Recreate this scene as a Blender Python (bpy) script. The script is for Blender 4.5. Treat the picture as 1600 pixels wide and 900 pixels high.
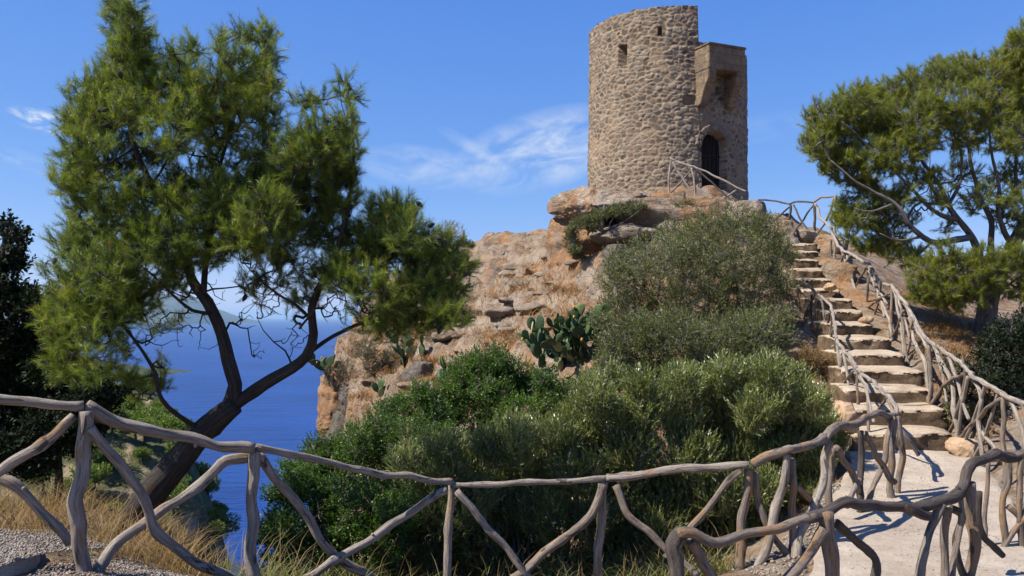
import bpy, bmesh, math
import numpy as np
from mathutils import Vector
R = math.radians
for o in list(bpy.data.objects): bpy.data.objects.remove(o)
S = bpy.context.scene
COL = S.collection
# ------------------------------------------------------------------ camera
F = 1333.0; EYE = 1.58; HOR = 495.0
cam = bpy.data.cameras.new('camera'); camo = bpy.data.objects.new('camera', cam); COL.objects.link(camo)
camo.location = (0, 0, EYE); camo.rotation_euler = (R(90), 0, 0)
cam.sensor_width = 36; cam.lens = F / 1600 * 36; cam.shift_y = 45 / 1600
cam.clip_start = 0.05; cam.clip_end = 200000
S.camera = camo
S.view_settings.view_transform = 'Standard'; S.view_settings.look = 'None'
S.view_settings.exposure = 0.85; S.view_settings.gamma = 1
S.render.resolution_x = 1024; S.render.resolution_y = 576
# ------------------------------------------------------------------ sun + sky
SUN_EL = 51.0
sd = Vector((-math.cos(R(18)), -math.sin(R(18)), 0)) * math.cos(R(SUN_EL)); sd.z = math.sin(R(SUN_EL))   # towards the sun
sun = bpy.data.lights.new('sun', 'SUN'); suno = bpy.data.objects.new('sun', sun); COL.objects.link(suno)
sun.energy = 5.0; sun.angle = R(0.53); sun.color = (1.0, 0.93, 0.83)
suno.rotation_euler = sd.to_track_quat('Z', 'Y').to_euler()
W = bpy.data.worlds.new('World'); S.world = W; W.use_nodes = True
wn = W.node_tree.nodes; wl = W.node_tree.links
bg = wn['Background']; bg.inputs[1].default_value = 0.1
sky = wn.new('ShaderNodeTexSky'); sky.sky_type = 'NISHITA'; sky.sun_disc = False
sky.sun_elevation = R(SUN_EL); sky.sun_rotation = math.atan2(sd.x, sd.y)
sky.altitude = 100; sky.air_density = 0.7; sky.dust_density = 0.1; sky.ozone_density = 3.0
geo = wn.new('ShaderNodeTexCoord')
def wmath(op, a, b=None, c=None):
    n = wn.new('ShaderNodeMath'); n.operation = op
    for i, v in enumerate((a, b, c)):
        if v is None: continue
        if isinstance(v, (int, float)): n.inputs[i].default_value = v
        else: wl.new(v, n.inputs[i])
    return n.outputs[0]
def cloud(px, py, wx, wy, rot, sc, lo, hi, amt, seed):
    d = Vector(((px - 800) / F, 1, (HOR - py) / F)).normalized()
    mp = wn.new('ShaderNodeMapping'); mp.vector_type = 'POINT'
    wl.new(geo.outputs['Generated'], mp.inputs['Vector'])
    sub = wn.new('ShaderNodeVectorMath'); sub.operation = 'SUBTRACT'; wl.new(mp.outputs[0], sub.inputs[0]); sub.inputs[1].default_value = d
    sp = wn.new('ShaderNodeSeparateXYZ'); wl.new(sub.outputs[0], sp.inputs[0])
    c, s = math.cos(rot), math.sin(rot)
    u = wmath('ADD', wmath('MULTIPLY', sp.outputs[0], c), wmath('MULTIPLY', sp.outputs[2], s))
    v = wmath('SUBTRACT', wmath('MULTIPLY', sp.outputs[2], c), wmath('MULTIPLY', sp.outputs[0], s))
    uu = wmath('POWER', wmath('ABSOLUTE', wmath('MULTIPLY', u, F / wx)), 2.0); vv = wmath('POWER', wmath('ABSOLUTE', wmath('MULTIPLY', v, F / wy)), 2.0)
    yy = wmath('POWER', wmath('MULTIPLY', sp.outputs[1], 2.0), 2.0)
    m = wmath('SUBTRACT', 1.0, wmath('ADD', wmath('ADD', uu, vv), yy)); 
    m = wmath('MAXIMUM', m, 0.0)
    cb = wn.new('ShaderNodeCombineXYZ'); wl.new(wmath('MULTIPLY', u, sc * 0.45), cb.inputs[0]); wl.new(wmath('MULTIPLY', v, sc), cb.inputs[1]); cb.inputs[2].default_value = seed
    nz = wn.new('ShaderNodeTexNoise'); nz.inputs['Scale'].default_value = 1; nz.inputs['Detail'].default_value = 7; nz.inputs['Roughness'].default_value = 0.62
    nz.inputs['Distortion'].default_value = 0.5
    wl.new(cb.outputs[0], nz.inputs['Vector'])
    mr = wn.new('ShaderNodeMapRange'); mr.interpolation_type = 'SMOOTHSTEP'; wl.new(nz.outputs[0], mr.inputs[0])
    mr.inputs[1].default_value = lo; mr.inputs[2].default_value = hi
    return wmath('MULTIPLY', wmath('MULTIPLY', m, mr.outputs[0]), amt)
cl = [cloud(850, 235, 150, 62, 0.25, 34, 0.33, 0.7, 0.85, 1.0), cloud(665, 262, 115, 34, -0.1, 40, 0.3, 0.72, 0.5, 4.0),
      cloud(735, 228, 60, 12, -0.5, 40, 0.25, 0.7, 0.35, 9.0), cloud(60, 187, 34, 18, -0.25, 75, 0.45, 0.74, 1.5, 14.0),
      cloud(25, 250, 38, 18, -0.35, 75, 0.42, 0.75, 0.3, 19.0), cloud(1180, 200, 90, 25, 0.1, 40, 0.35, 0.8, 0.18, 23.0),
      cloud(1270, 330, 120, 40, 0.1, 30, 0.3, 0.8, 0.14, 29.0)]
ssep = wn.new('ShaderNodeSeparateColor'); wl.new(sky.outputs[0], ssep.inputs[0]); scmb = wn.new('ShaderNodeCombineColor')
for i, (g, k) in enumerate(((1.05, 1.38), (0.70, 1.05), (0.33, 1.17))):       # a deeper blue than the clear-air model gives
    wl.new(wmath('MULTIPLY', wmath('POWER', wmath('MULTIPLY', ssep.outputs[i], 0.085), g), k / 0.18), scmb.inputs[i])
tot = cl[0]
for c in cl[1:]: tot = wmath('ADD', tot, c)
tot = wmath('MINIMUM', tot, 0.9)
mix = wn.new('ShaderNodeMix'); mix.data_type = 'RGBA'; wl.new(tot, mix.inputs[0])
wl.new(scmb.outputs[0], mix.inputs[6]); mix.inputs[7].default_value = (4.4, 4.8, 5.4, 1)
wl.new(mix.outputs[2], bg.inputs[0])
# ------------------------------------------------------------------ helpers
def P(px, py, Y): return np.array(((px - 800) / F * Y, Y, EYE - (py - HOR) / F * Y))
_pr = np.random.default_rng(7)
_perm = np.concatenate([_pr.permutation(256)] * 3)
_grad = _pr.normal(size=(256, 3)); _grad /= np.linalg.norm(_grad, axis=1)[:, None]
def pn(p):
    p = np.asarray(p, float); i = np.floor(p).astype(int); f = p - i; i &= 255
    u = f * f * f * (f * (f * 6 - 15) + 10); out = 0
    for dx in (0, 1):
        for dy in (0, 1):
            for dz in (0, 1):
                h = _perm[_perm[_perm[(i[:, 0] + dx) & 255] + ((i[:, 1] + dy) & 255)] + ((i[:, 2] + dz) & 255)]
                g = _grad[h]; d = f - (dx, dy, dz)
                w = (u[:, 0] if dx else 1 - u[:, 0]) * (u[:, 1] if dy else 1 - u[:, 1]) * (u[:, 2] if dz else 1 - u[:, 2])
                out = out + w * (g * d).sum(1)
    return out * 1.6
def fbm(p, oct=4, gain=0.5, ridged=False):
    p = np.asarray(p, float); a = 1; s = 0; t = 0
    for k in range(oct):
        n = pn(p * 2 ** k + 17.3 * k)
        if ridged: n = 1 - 2 * np.abs(n)
        s = s + a * n; t += a; a *= gain
    return s / t
def newmesh(name, V, faces, mat=None, parent=None, smooth=True, attrs=None, loc=None):
    """faces: (N,k) int array or list of such arrays"""
    me = bpy.data.meshes.new(name)
    V = np.asarray(V, np.float32)
    if not isinstance(faces, list): faces = [faces]
    faces = [np.asarray(f, np.int32) for f in faces if len(f)]
    nl = sum(f.size for f in faces); nf = sum(len(f) for f in faces)
    me.vertices.add(len(V)); me.vertices.foreach_set('co', V.ravel())
    me.loops.add(nl); me.loops.foreach_set('vertex_index', np.concatenate([f.ravel() for f in faces]))
    me.polygons.add(nf); st = []; o = 0
    for f in faces:
        st.append(o + np.arange(len(f)) * f.shape[1]); o += f.size
    me.polygons.foreach_set('loop_start', np.concatenate(st).astype(np.int32))
    if smooth: me.polygons.foreach_set('use_smooth', np.ones(nf, bool))
    for k, (typ, a) in (attrs or {}).items():
        at = me.attributes.new(k, typ, 'POINT')
        at.data.foreach_set('value' if typ == 'FLOAT' else 'vector', np.asarray(a, np.float32).ravel())
    me.update(calc_edges=True); me.validate()
    if mat: me.materials.append(mat)
    ob = bpy.data.objects.new(name, me); COL.objects.link(ob)
    if parent is not None: ob.parent = parent
    return ob
def tag(o, label=None, cat=None, group=None, kind=None):
    if label: o['label'] = label
    if cat: o['category'] = cat
    if group: o['group'] = group
    if kind: o['kind'] = kind
    return o
def empty(name, label, cat, group=None, loc=None):
    o = bpy.data.objects.new(name, None); COL.objects.link(o); o.empty_display_size = 0.2
    tag(o, label, cat, group)
    return o
def put(root, loc):
    """move an empty to the thing's base, leaving the children where they are"""
    for c in root.children:
        c.data.transform(__import__('mathutils').Matrix.Translation(-Vector(loc))) if c.type == 'MESH' else None
    root.location = loc
def grid_faces(nu, nv, wrap=False):
    i = np.arange(nu if wrap else nu - 1)[:, None]; j = np.arange(nv - 1)[None, :]
    a = i * nv + j; b = ((i + 1) % nu) * nv + j
    return np.stack([a, b, b + 1, a + 1], -1).reshape(-1, 4)
class Tubes:
    def __init__(s): s.V = []; s.Fq = []; s.L = []; s.n = 0; s.rnd = []
    def add(s, pts, rad, sides=8, cap=True, rough=0.0, seed=0.0, step=None):
        pts = np.asarray(pts, float); rad = np.broadcast_to(np.asarray(rad, float), (len(pts),)).copy()
        if step:
            pts, rad = spline(pts, rad, step)
        t = np.gradient(pts, axis=0); t /= np.linalg.norm(t, axis=1)[:, None] + 1e-9
        ref = np.array((0, 0, 1.)) if abs(t[0, 2]) < 0.8 else np.array((1., 0, 0))
        n = np.cross(t[0], ref); n /= np.linalg.norm(n); N = [n]
        for k in range(1, len(t)):
            n = N[-1] - t[k] * (N[-1] @ t[k]); n /= np.linalg.norm(n) + 1e-9; N.append(n)
        N = np.array(N); B = np.cross(t, N)
        a = np.arange(sides) / sides * 2 * np.pi
        sl = np.concatenate([[0], np.cumsum(np.linalg.norm(np.diff(pts, axis=0), axis=1))])
        ca, sa = np.cos(a), np.sin(a)
        lx = ca[None, :, None] * N[:, None, :] + sa[None, :, None] * B[:, None, :]
        rr = np.repeat(rad[:, None], sides, 1)
        loc = np.stack([np.broadcast_to(ca, rr.shape) * rr, np.broadcast_to(sa, rr.shape) * rr, np.repeat(sl[:, None], sides, 1) + seed * 13.7], -1)
        if rough:
            q = loc.reshape(-1, 3).copy(); q[:, :2] *= 16; q[:, 2] *= 5
            dq = pn(q + seed * 3.1) * 0.7 + pn(q * 2.3 + 9) * 0.45 + pn(q * (2.5, 2.5, .5) + 31) * 0.35
            kn = np.maximum(pn(loc.reshape(-1, 3) * (14, 14, 7) + seed * 7) - 0.36, 0) * 3.2
            rr = rr * (1 + rough * (dq + kn)).reshape(rr.shape)
        V = pts[:, None, :] + lx * rr[..., None]
        V = V.reshape(-1, 3); loc = loc.reshape(-1, 3)
        m = len(pts); i = np.arange(m - 1)[:, None]; j = np.arange(sides)[None, :]
        a0 = i * sides + j; a1 = i * sides + (j + 1) % sides
        f = np.stack([a0, a1, a1 + sides, a0 + sides], -1).reshape(-1, 4)
        s.V.append(V); s.L.append(loc); s.Fq.append(f + s.n); base = s.n; s.n += len(V)
        if cap:
            c = np.stack([pts[0] - t[0] * rad[0] * 0.15, pts[-1] + t[-1] * rad[-1] * 0.15]); s.V.append(c); s.L.append(np.array([[0, 0, seed * 13.7], [0, 0, sl[-1] + seed * 13.7]]))
            j = np.arange(sides); j2 = (j + 1) % sides
            f1 = np.stack([np.full(sides, s.n), base + j2, base + j, base + j], -1); f2b = base + (m - 1) * sides
            f2 = np.stack([np.full(sides, s.n + 1), f2b + j, f2b + j2, f2b + j2], -1)
            s.T = getattr(s, 'T', []) + [f1[:, :3], f2[:, :3]]; s.n += 2
    def build(s, name, mat, parent=None):
        return newmesh(name, np.concatenate(s.V), [np.concatenate(s.Fq)] + ([np.concatenate(s.T)] if getattr(s, 'T', None) else []), mat, parent,
                       attrs={'along': ('FLOAT_VECTOR', np.concatenate(s.L))})
def spline(pts, rad, step):
    n = len(pts)
    if n == 2:
        L = np.linalg.norm(pts[1] - pts[0]); k = max(2, int(L / step)); t = np.linspace(0, 1, k + 1)[:, None]
        return pts[0] * (1 - t) + pts[1] * t, rad[0] * (1 - t[:, 0]) + rad[1] * t[:, 0]
    q = np.column_stack([pts, rad]); q = np.vstack([2 * q[0] - q[1], q, 2 * q[-1] - q[-2]]); out = []
    for i in range(1, n):
        p0, p1, p2, p3 = q[i - 1], q[i], q[i + 1], q[i + 2]
        k = max(1, int(np.linalg.norm(p2[:3] - p1[:3]) / step)); t = (np.arange(k) / k)[:, None]
        out.append(0.5 * (2 * p1 + (p2 - p0) * t + (2 * p0 - 5 * p1 + 4 * p2 - p3) * t * t + (3 * p1 - p0 - 3 * p2 + p3) * t ** 3))
    out.append(q[-2:-1]); o = np.vstack(out)
    return o[:, :3], np.maximum(o[:, 3], 0.001)
# ------------------------------------------------------------------ materials
class M:
    def __init__(s, name, rough=0.8, spec=0.3):
        s.m = bpy.data.materials.new(name); s.m.use_nodes = True; s.t = s.m.node_tree; s.b = s.t.nodes['Principled BSDF']
        s.b.inputs['Roughness'].default_value = rough; s.b.inputs['Specular IOR Level'].default_value = spec
        s.tc = None
    def n(s, typ, **kw):
        o = s.t.nodes.new('ShaderNode' + typ)
        for k, v in kw.items():
            if k.startswith('i_'):
                o.inputs[k[2:].replace('_', ' ')].default_value = v
            else: setattr(o, k, v)
        return o
    def l(s, a, b): s.t.links.new(a, b)
    def obj(s):
        if not s.tc: s.tc = s.n('TexCoord')
        return s.tc.outputs['Object']
    def geo(s): return s.n('NewGeometry').outputs['Position']
    def attr(s, name): return s.n('Attribute', attribute_name=name)
    def noise(s, vec, scale, detail=4, rough=0.6, dist=0, sc3=None):
        if sc3:
            mp = s.n('Mapping'); s.l(vec, mp.inputs[0]); mp.inputs['Scale'].default_value = sc3; vec = mp.outputs[0]
        o = s.n('TexNoise', i_Scale=scale, i_Detail=detail, i_Roughness=rough, i_Distortion=dist); s.l(vec, o.inputs['Vector']); return o.outputs[0]
    def vor(s, vec, scale, feature='F1', out='Distance'):
        o = s.n('TexVoronoi', feature=feature, i_Scale=scale); s.l(vec, o.inputs['Vector']); return o.outputs[out]
    def ramp(s, fac, stops, interp='LINEAR'):
        o = s.n('ValToRGB'); s.l(fac, o.inputs[0]); e = o.color_ramp; e.interpolation = interp
        while len(e.elements) < len(stops): e.elements.new(0.5)
        for el, (p, c) in zip(e.elements, stops):
            el.position = p; el.color = (c if len(c) == 4 else (*c, 1)) if not isinstance(c, (int, float)) else (c, c, c, 1)
        return o.outputs[0]
    def mix(s, fac, a, b, mode='MIX'):
        o = s.n('Mix', data_type='RGBA', blend_type=mode)
        for i, v in ((0, fac), (6, a), (7, b)):
            if isinstance(v, (int, float)): o.inputs[i].default_value = v
            elif isinstance(v, tuple): o.inputs[i].default_value = (*v, 1)
            else: s.l(v, o.inputs[i])
        return o.outputs[2]
    def math(s, op, a, b):
        o = s.n('Math', operation=op)
        for i, v in enumerate((a, b)):
            if isinstance(v, (int, float)): o.inputs[i].default_value = v
            else: s.l(v, o.inputs[i])
        return o.outputs[0]
    def color(s, c):
        if isinstance(c, tuple): s.b.inputs['Base Color'].default_value = (*c, 1)
        else: s.l(c, s.b.inputs['Base Color'])
    def bump(s, h, strength=0.5, dist=0.02, prev=None):
        o = s.n('Bump', i_Strength=strength, i_Distance=dist); s.l(h, o.inputs['Height'])
        if prev is not None: s.l(prev, o.inputs['Normal'])
        s.l(o.outputs[0], s.b.inputs['Normal']); return o.outputs[0]

def rock_mat(name, grey=0.5, orange=0.5, scale=1.0, veg=0.0, lum=1.0):
    m = M(name, 0.92, 0.15); p = m.geo(); L = lambda *c: tuple(v * lum for v in c)
    base = m.ramp(m.noise(p, 1.3 * scale, 8, 0.7, 0.3), [(0.3, L(0.12, 0.09, 0.063)), (0.48, L(0.25, 0.197, 0.145)), (0.7, L(0.38, 0.32, 0.25))])
    org = m.ramp(m.noise(p, 5 * scale, 6, .7), [(0.3, (0.26, 0.13, 0.06)), (0.7, (0.50, 0.29, 0.15))])
    c = m.mix(m.ramp(m.noise(p, 0.7 * scale, 6, 0.7, 1.2), [(0.66 - 0.3 * orange, 0.0), (0.80 - 0.3 * orange, 0.9)]), base, org)
    gr = m.ramp(m.noise(p, 11 * scale, 6, .7), [(0.3, (0.06, 0.056, 0.05)), (0.7, (0.23, 0.21, 0.18))])
    c = m.mix(m.ramp(m.noise(p, 2.3 * scale, 8, 0.75, 0.8), [(0.64 - 0.22 * grey, 0.0), (0.72 - 0.2 * grey, 0.85)]), c, gr)
    # cracks: thin dark lines of a warped cell pattern
    wv = m.n('VectorMath', operation='ADD'); nz_ = m.n('TexNoise', i_Scale=2.2 * scale, i_Detail=5); m.l(p, nz_.inputs['Vector'])
    sc_ = m.n('VectorMath', operation='SCALE'); m.l(nz_.outputs['Color'], sc_.inputs[0]); sc_.inputs['Scale'].default_value = 0.9 / scale
    m.l(p, wv.inputs[0]); m.l(sc_.outputs[0], wv.inputs[1])
    mp = m.n('Mapping'); m.l(wv.outputs[0], mp.inputs[0]); mp.inputs['Scale'].default_value = (1, 1, 2.4)
    ed = m.vor(mp.outputs[0], 1.15 * scale, 'DISTANCE_TO_EDGE')
    crack = m.ramp(ed, [(0.0, 1.0), (0.035, 0.0)])
    c = m.mix(m.math('MULTIPLY', crack, m.ramp(m.noise(p, 1.5, 3), [(0.48, 0.0), (0.66, 0.7)])), c, (0.05, 0.036, 0.024))
    c = m.mix(m.ramp(m.noise(p, 38 * scale, 5, 0.75), [(0.36, 0.45), (0.47, 0.0)]), c, (0.06, 0.046, 0.034))
    if veg:
        g = m.ramp(m.noise(p, 14, 4, 0.7), [(0.35, (0.10, 0.062, 0.03)), (0.65, (0.23, 0.155, 0.085))])
        nz = m.n('NewGeometry'); sp = m.n('SeparateXYZ'); m.l(nz.outputs['Normal'], sp.inputs[0])
        f = m.math('MULTIPLY', m.ramp(m.noise(p, 1.3, 6, 0.7, 0.4), [(0.50, 0.0), (0.56, 1.0)]), m.ramp(sp.outputs[2], [(0.45, 0.0), (0.75, veg)]))
        c = m.mix(f, c, g)
    m.color(c)
    b = m.bump(m.noise(p, 3.0 * scale, 9, 0.75, 0.7), 1.0, 0.22)
    b = m.bump(m.ramp(ed, [(0.0, 0.0), (0.08, 1.0)]), 0.6, 0.05, b)
    m.bump(m.noise(p, 26 * scale, 6, 0.75), 0.9, 0.03, b)
    return m.m
ROCK = rock_mat('limestone', 0.35, 0.62, 1.0, 0, 1.25)
ROCKT = rock_mat('tan_orange_limestone', 0.3, 0.68, 1.0, 0, 1.5)
ROCKO = rock_mat('orange_limestone', 0.15, 0.95, 1.0, 0, 1.2)
ROCKG = rock_mat('grey_limestone', 1.0, 0.1)
ROCKP = rock_mat('pale_limestone', 0.2, 0.25, 1.0, 0, 1.4)
GROUND = rock_mat('ground', 0.25, 0.66, 1.0, 0.75, 1.5)
SAND = M('sandstone', .9, .2); SAND.color(SAND.ramp(SAND.noise(SAND.geo(), 9, 6, .7), [(0.3, (0.26, 0.165, 0.095)), (0.7, (0.46, 0.33, 0.215))])); SAND.bump(SAND.noise(SAND.geo(), 14, 7, .7), .8, .03); SAND = SAND.m
GRAV = M('pale_gravel', .9, .2); GRAV.color(GRAV.ramp(GRAV.noise(GRAV.geo(), 45, 2), [(0.35, (0.10, 0.085, 0.07)), (0.65, (0.33, 0.29, 0.25))])); GRAV = GRAV.m

def wood_mat(name, grey=(0.25, 0.21, 0.172), dark=(0.08, 0.063, 0.05), peel=(0.33, 0.22, 0.135), amt=0.12, pale=(0.42, 0.37, 0.31)):
    m = M(name, 0.85, 0.2); a = m.attr('along').outputs['Vector']
    c = m.ramp(m.noise(a, 1.0, 6, 0.7, 0.3, (48, 48, 5.0)), [(0.28, dark), (0.46, grey), (0.70, pale)])
    c = m.mix(m.ramp(m.noise(a, 1.0, 4, 0.6, 0.4, (9, 9, 3.0)), [(0.72 - amt, 0.0), (0.78 - amt, 1.0)]), c, m.mix(m.noise(a, 1.0, 4, 0.6, 0, (40, 40, 6)), peel, (peel[0] * .6, peel[1] * .55, peel[2] * .5)))
    c = m.mix(m.ramp(m.noise(a, 1.0, 3, 0.6, 0.5, (14, 14, 5)), [(0.33, 0.85), (0.38, 0.0)]), c, (0.04, 0.03, 0.024))
    c = m.mix(m.ramp(m.noise(a, 1.0, 5, 0.7, 0.1, (75, 75, 3)), [(0.36, 0.8), (0.42, 0.0)]), c, (0.05, 0.038, 0.03))
    m.color(c)
    b = m.bump(m.noise(a, 1.0, 7, 0.8, 0.2, (60, 60, 4)), 1.0, 0.02)
    b = m.bump(m.noise(a, 1.0, 4, 0.6, 0.0, (14, 14, 8)), 0.7, 0.02, b)
    return m.m
WOOD = wood_mat('weathered_wood')
WOOD2 = wood_mat('peeling_wood', grey=(0.17, 0.138, 0.112), dark=(0.04, 0.03, 0.024), pale=(0.31, 0.26, 0.215), amt=0.2)
WOODP = wood_mat('bleached_wood', grey=(0.27, 0.23, 0.195), dark=(0.10, 0.08, 0.068), pale=(0.38, 0.34, 0.295), amt=0.06)
WOODD = wood_mat('dark_wood', grey=(0.075, 0.06, 0.052), dark=(0.026, 0.021, 0.018), pale=(0.12, 0.10, 0.088), amt=0.08)
BARK = wood_mat('pine_bark', grey=(0.04, 0.033, 0.027), dark=(0.016, 0.013, 0.011), peel=(0.07, 0.042, 0.027), pale=(0.085, 0.073, 0.063), amt=0.12)
BARKG = wood_mat('grey_bark', grey=(0.12, 0.105, 0.092), dark=(0.035, 0.03, 0.025), peel=(0.14, 0.09, 0.055), pale=(0.24, 0.22, 0.2), amt=0.1)
def leaf_mat(name, stops, trans=0.25, rough=0.45, spec=0.4):
    m = M(name, rough, spec); c = m.ramp(m.attr('tint').outputs['Fac'], stops); m.color(c)
    tr = m.n('BsdfTranslucent'); m.l(m.mix(1.0, c, (1.5, 1.45, 0.6), 'MULTIPLY'), tr.inputs[0])
    mx = m.n('MixShader'); mx.inputs[0].default_value = trans; m.l(m.b.outputs[0], mx.inputs[1]); m.l(tr.outputs[0], mx.inputs[2])
    m.l(mx.outputs[0], m.t.nodes['Material Output'].inputs[0])
    return m.m
NEEDLE = leaf_mat('pine_needles', [(0.0, (0.035, 0.055, 0.012)), (0.5, (0.11, 0.165, 0.022)), (0.9, (0.29, 0.34, 0.05)), (1.0, (0.2, 0.13, 0.06))], 0.35)
NEEDLE2 = leaf_mat('pine_needles_yellow_green', [(0.0, (0.06, 0.08, 0.014)), (0.5, (0.15, 0.18, 0.022)), (1.0, (0.27, 0.28, 0.035))], 0.35)
SHADELEAF = leaf_mat('shade_dark_leaves', [(0.0, (0.006, 0.012, 0.005)), (1.0, (0.016, 0.03, 0.010))], 0.1, 0.6, 0.15)  # leaf colour darkened to near black to hold the crowns' own shade
OLIVE = leaf_mat('olive_leaves', [(0.0, (0.06, 0.085, 0.03)), (0.5, (0.165, 0.20, 0.065)), (0.88, (0.31, 0.33, 0.14)), (1.0, (0.42, 0.40, 0.24))], 0.28, 0.33, 0.6)
OLIVE2 = leaf_mat('wild_olive_leaves', [(0.0, (0.055, 0.075, 0.022)), (0.6, (0.125, 0.145, 0.045)), (1.0, (0.24, 0.25, 0.10))], 0.2, 0.45, 0.4)
LENT = leaf_mat('bright_green_leaves', [(0.0, (0.026, 0.06, 0.01)), (0.6, (0.07, 0.14, 0.018)), (1.0, (0.13, 0.22, 0.03))], 0.3)
SCRUB = leaf_mat('scrub_leaves', [(0.0, (0.05, 0.05, 0.02)), (0.6, (0.10, 0.10, 0.04)), (1.0, (0.17, 0.14, 0.07))], 0.2)
DRY = leaf_mat('dry_grass', [(0.0, (0.12, 0.068, 0.028)), (0.5, (0.24, 0.155, 0.07)), (1.0, (0.36, 0.27, 0.15))], 0.3, 0.7, 0.2)
DRYB = leaf_mat('brown_grass', [(0.0, (0.10, 0.05, 0.02)), (0.5, (0.24, 0.125, 0.05)), (1.0, (0.38, 0.24, 0.12))], 0.3, 0.7, 0.2)
FORB = leaf_mat('green_grass', [(0.0, (0.08, 0.11, 0.03)), (1.0, (0.22, 0.21, 0.08))], 0.3, 0.7, 0.2)
TWIG = wood_mat('dry_twigs', grey=(0.2, 0.14, 0.11), dark=(0.09, 0.06, 0.05), peel=(0.22, 0.13, 0.1), pale=(0.3, 0.22, 0.19), amt=0.1)
# ------------------------------------------------------------------ sea, far coast
m = M('sea_water', 0.35, 0.25); p = m.geo()
c = m.ramp(m.noise(p, 0.004, 4, 0.6), [(0.35, (0.001, 0.020, 0.115)), (0.65, (0.003, 0.034, 0.18))]); m.color(c)
b = m.bump(m.noise(p, 1.0, 5, 0.65, 0.2, (0.10, 0.22, 0.2)), 0.6, 1.1)
b = m.bump(m.noise(p, 1.0, 4, 0.6, 0.0, (0.9, 1.6, 1)), 0.6, 0.25, b); m.bump(m.noise(p, 1.0, 5, 0.7, 0.6, (0.012, 0.035, 1)), 0.8, 6.0, b)
SEAZ = -110.0
r = 120000.0
sea = newmesh('sea', [(-r, -2000, SEAZ), (r, -2000, SEAZ), (r, r, SEAZ), (-r, r, SEAZ)], np.array([[0, 1, 2, 3]]), m.m, smooth=False)
tag(sea, kind='structure')
FAR = M('far_scrub', 0.95, 0.1); p = FAR.geo()
FAR.color(FAR.ramp(FAR.noise(p, 0.02, 8, 0.7), [(0.35, (0.035, 0.05, 0.02)), (0.55, (0.075, 0.085, 0.04)), (0.72, (0.26, 0.21, 0.15))]))
FAR.bump(FAR.noise(p, 0.03, 8, 0.7), 1.0, 15)
def ridge_mesh(name, pts, Y, depth, mat, amp, seed, nx=160, ny=40, foot=None):
    """a headland: crest height follows pts (px,py) at distance Y, falling to the sea both sides"""
    px = np.array([a for a, b_ in pts], float); py = np.array([b_ for a, b_ in pts], float)
    u = np.linspace(px[0], px[-1], nx); h = np.interp(u, px, EYE - (py - HOR) / F * Y) - SEAZ
    v = np.linspace(-1, 1, ny)
    X = np.repeat(((u - 800) / F * Y)[:, None], ny, 1); YY = Y + depth * np.repeat(v[None], nx, 0)
    prof = np.maximum(1 - np.abs(v) ** 1.25, 0)
    q = np.stack([X / depth * 1.5, YY / depth * 1.5, np.full_like(X, seed)], -1).reshape(-1, 3)
    n = fbm(q, 5, 0.55, True).reshape(nx, ny)
    Z = SEAZ - 3 + (h[:, None] + 3) * prof[None] * (1 + amp * (n - 0.3) * (np.abs(v)[None] ** 0.5))
    X = X + depth * 0.12 * fbm(q * 1.3 + 5, 3).reshape(nx, ny)
    return tag(newmesh(name, np.stack([X, YY, Z], -1).reshape(-1, 3), grid_faces(nx, ny), mat), kind='structure')
ridge_mesh('far_mountain', [(-900, 476), (-500, 455), (-200, 470), (0, 458), (60, 462), (150, 470), (240, 457), (300, 466), (335, 490), (345, 505)], 14000, 2500, FAR.m, 0.35, 3.0)
ridge_mesh('headland', [(-900, 470), (-400, 500), (-100, 520), (60, 545), (150, 568), (205, 590), (228, 605)], 1500, 330, FAR.m, 0.4, 8.0)
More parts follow.
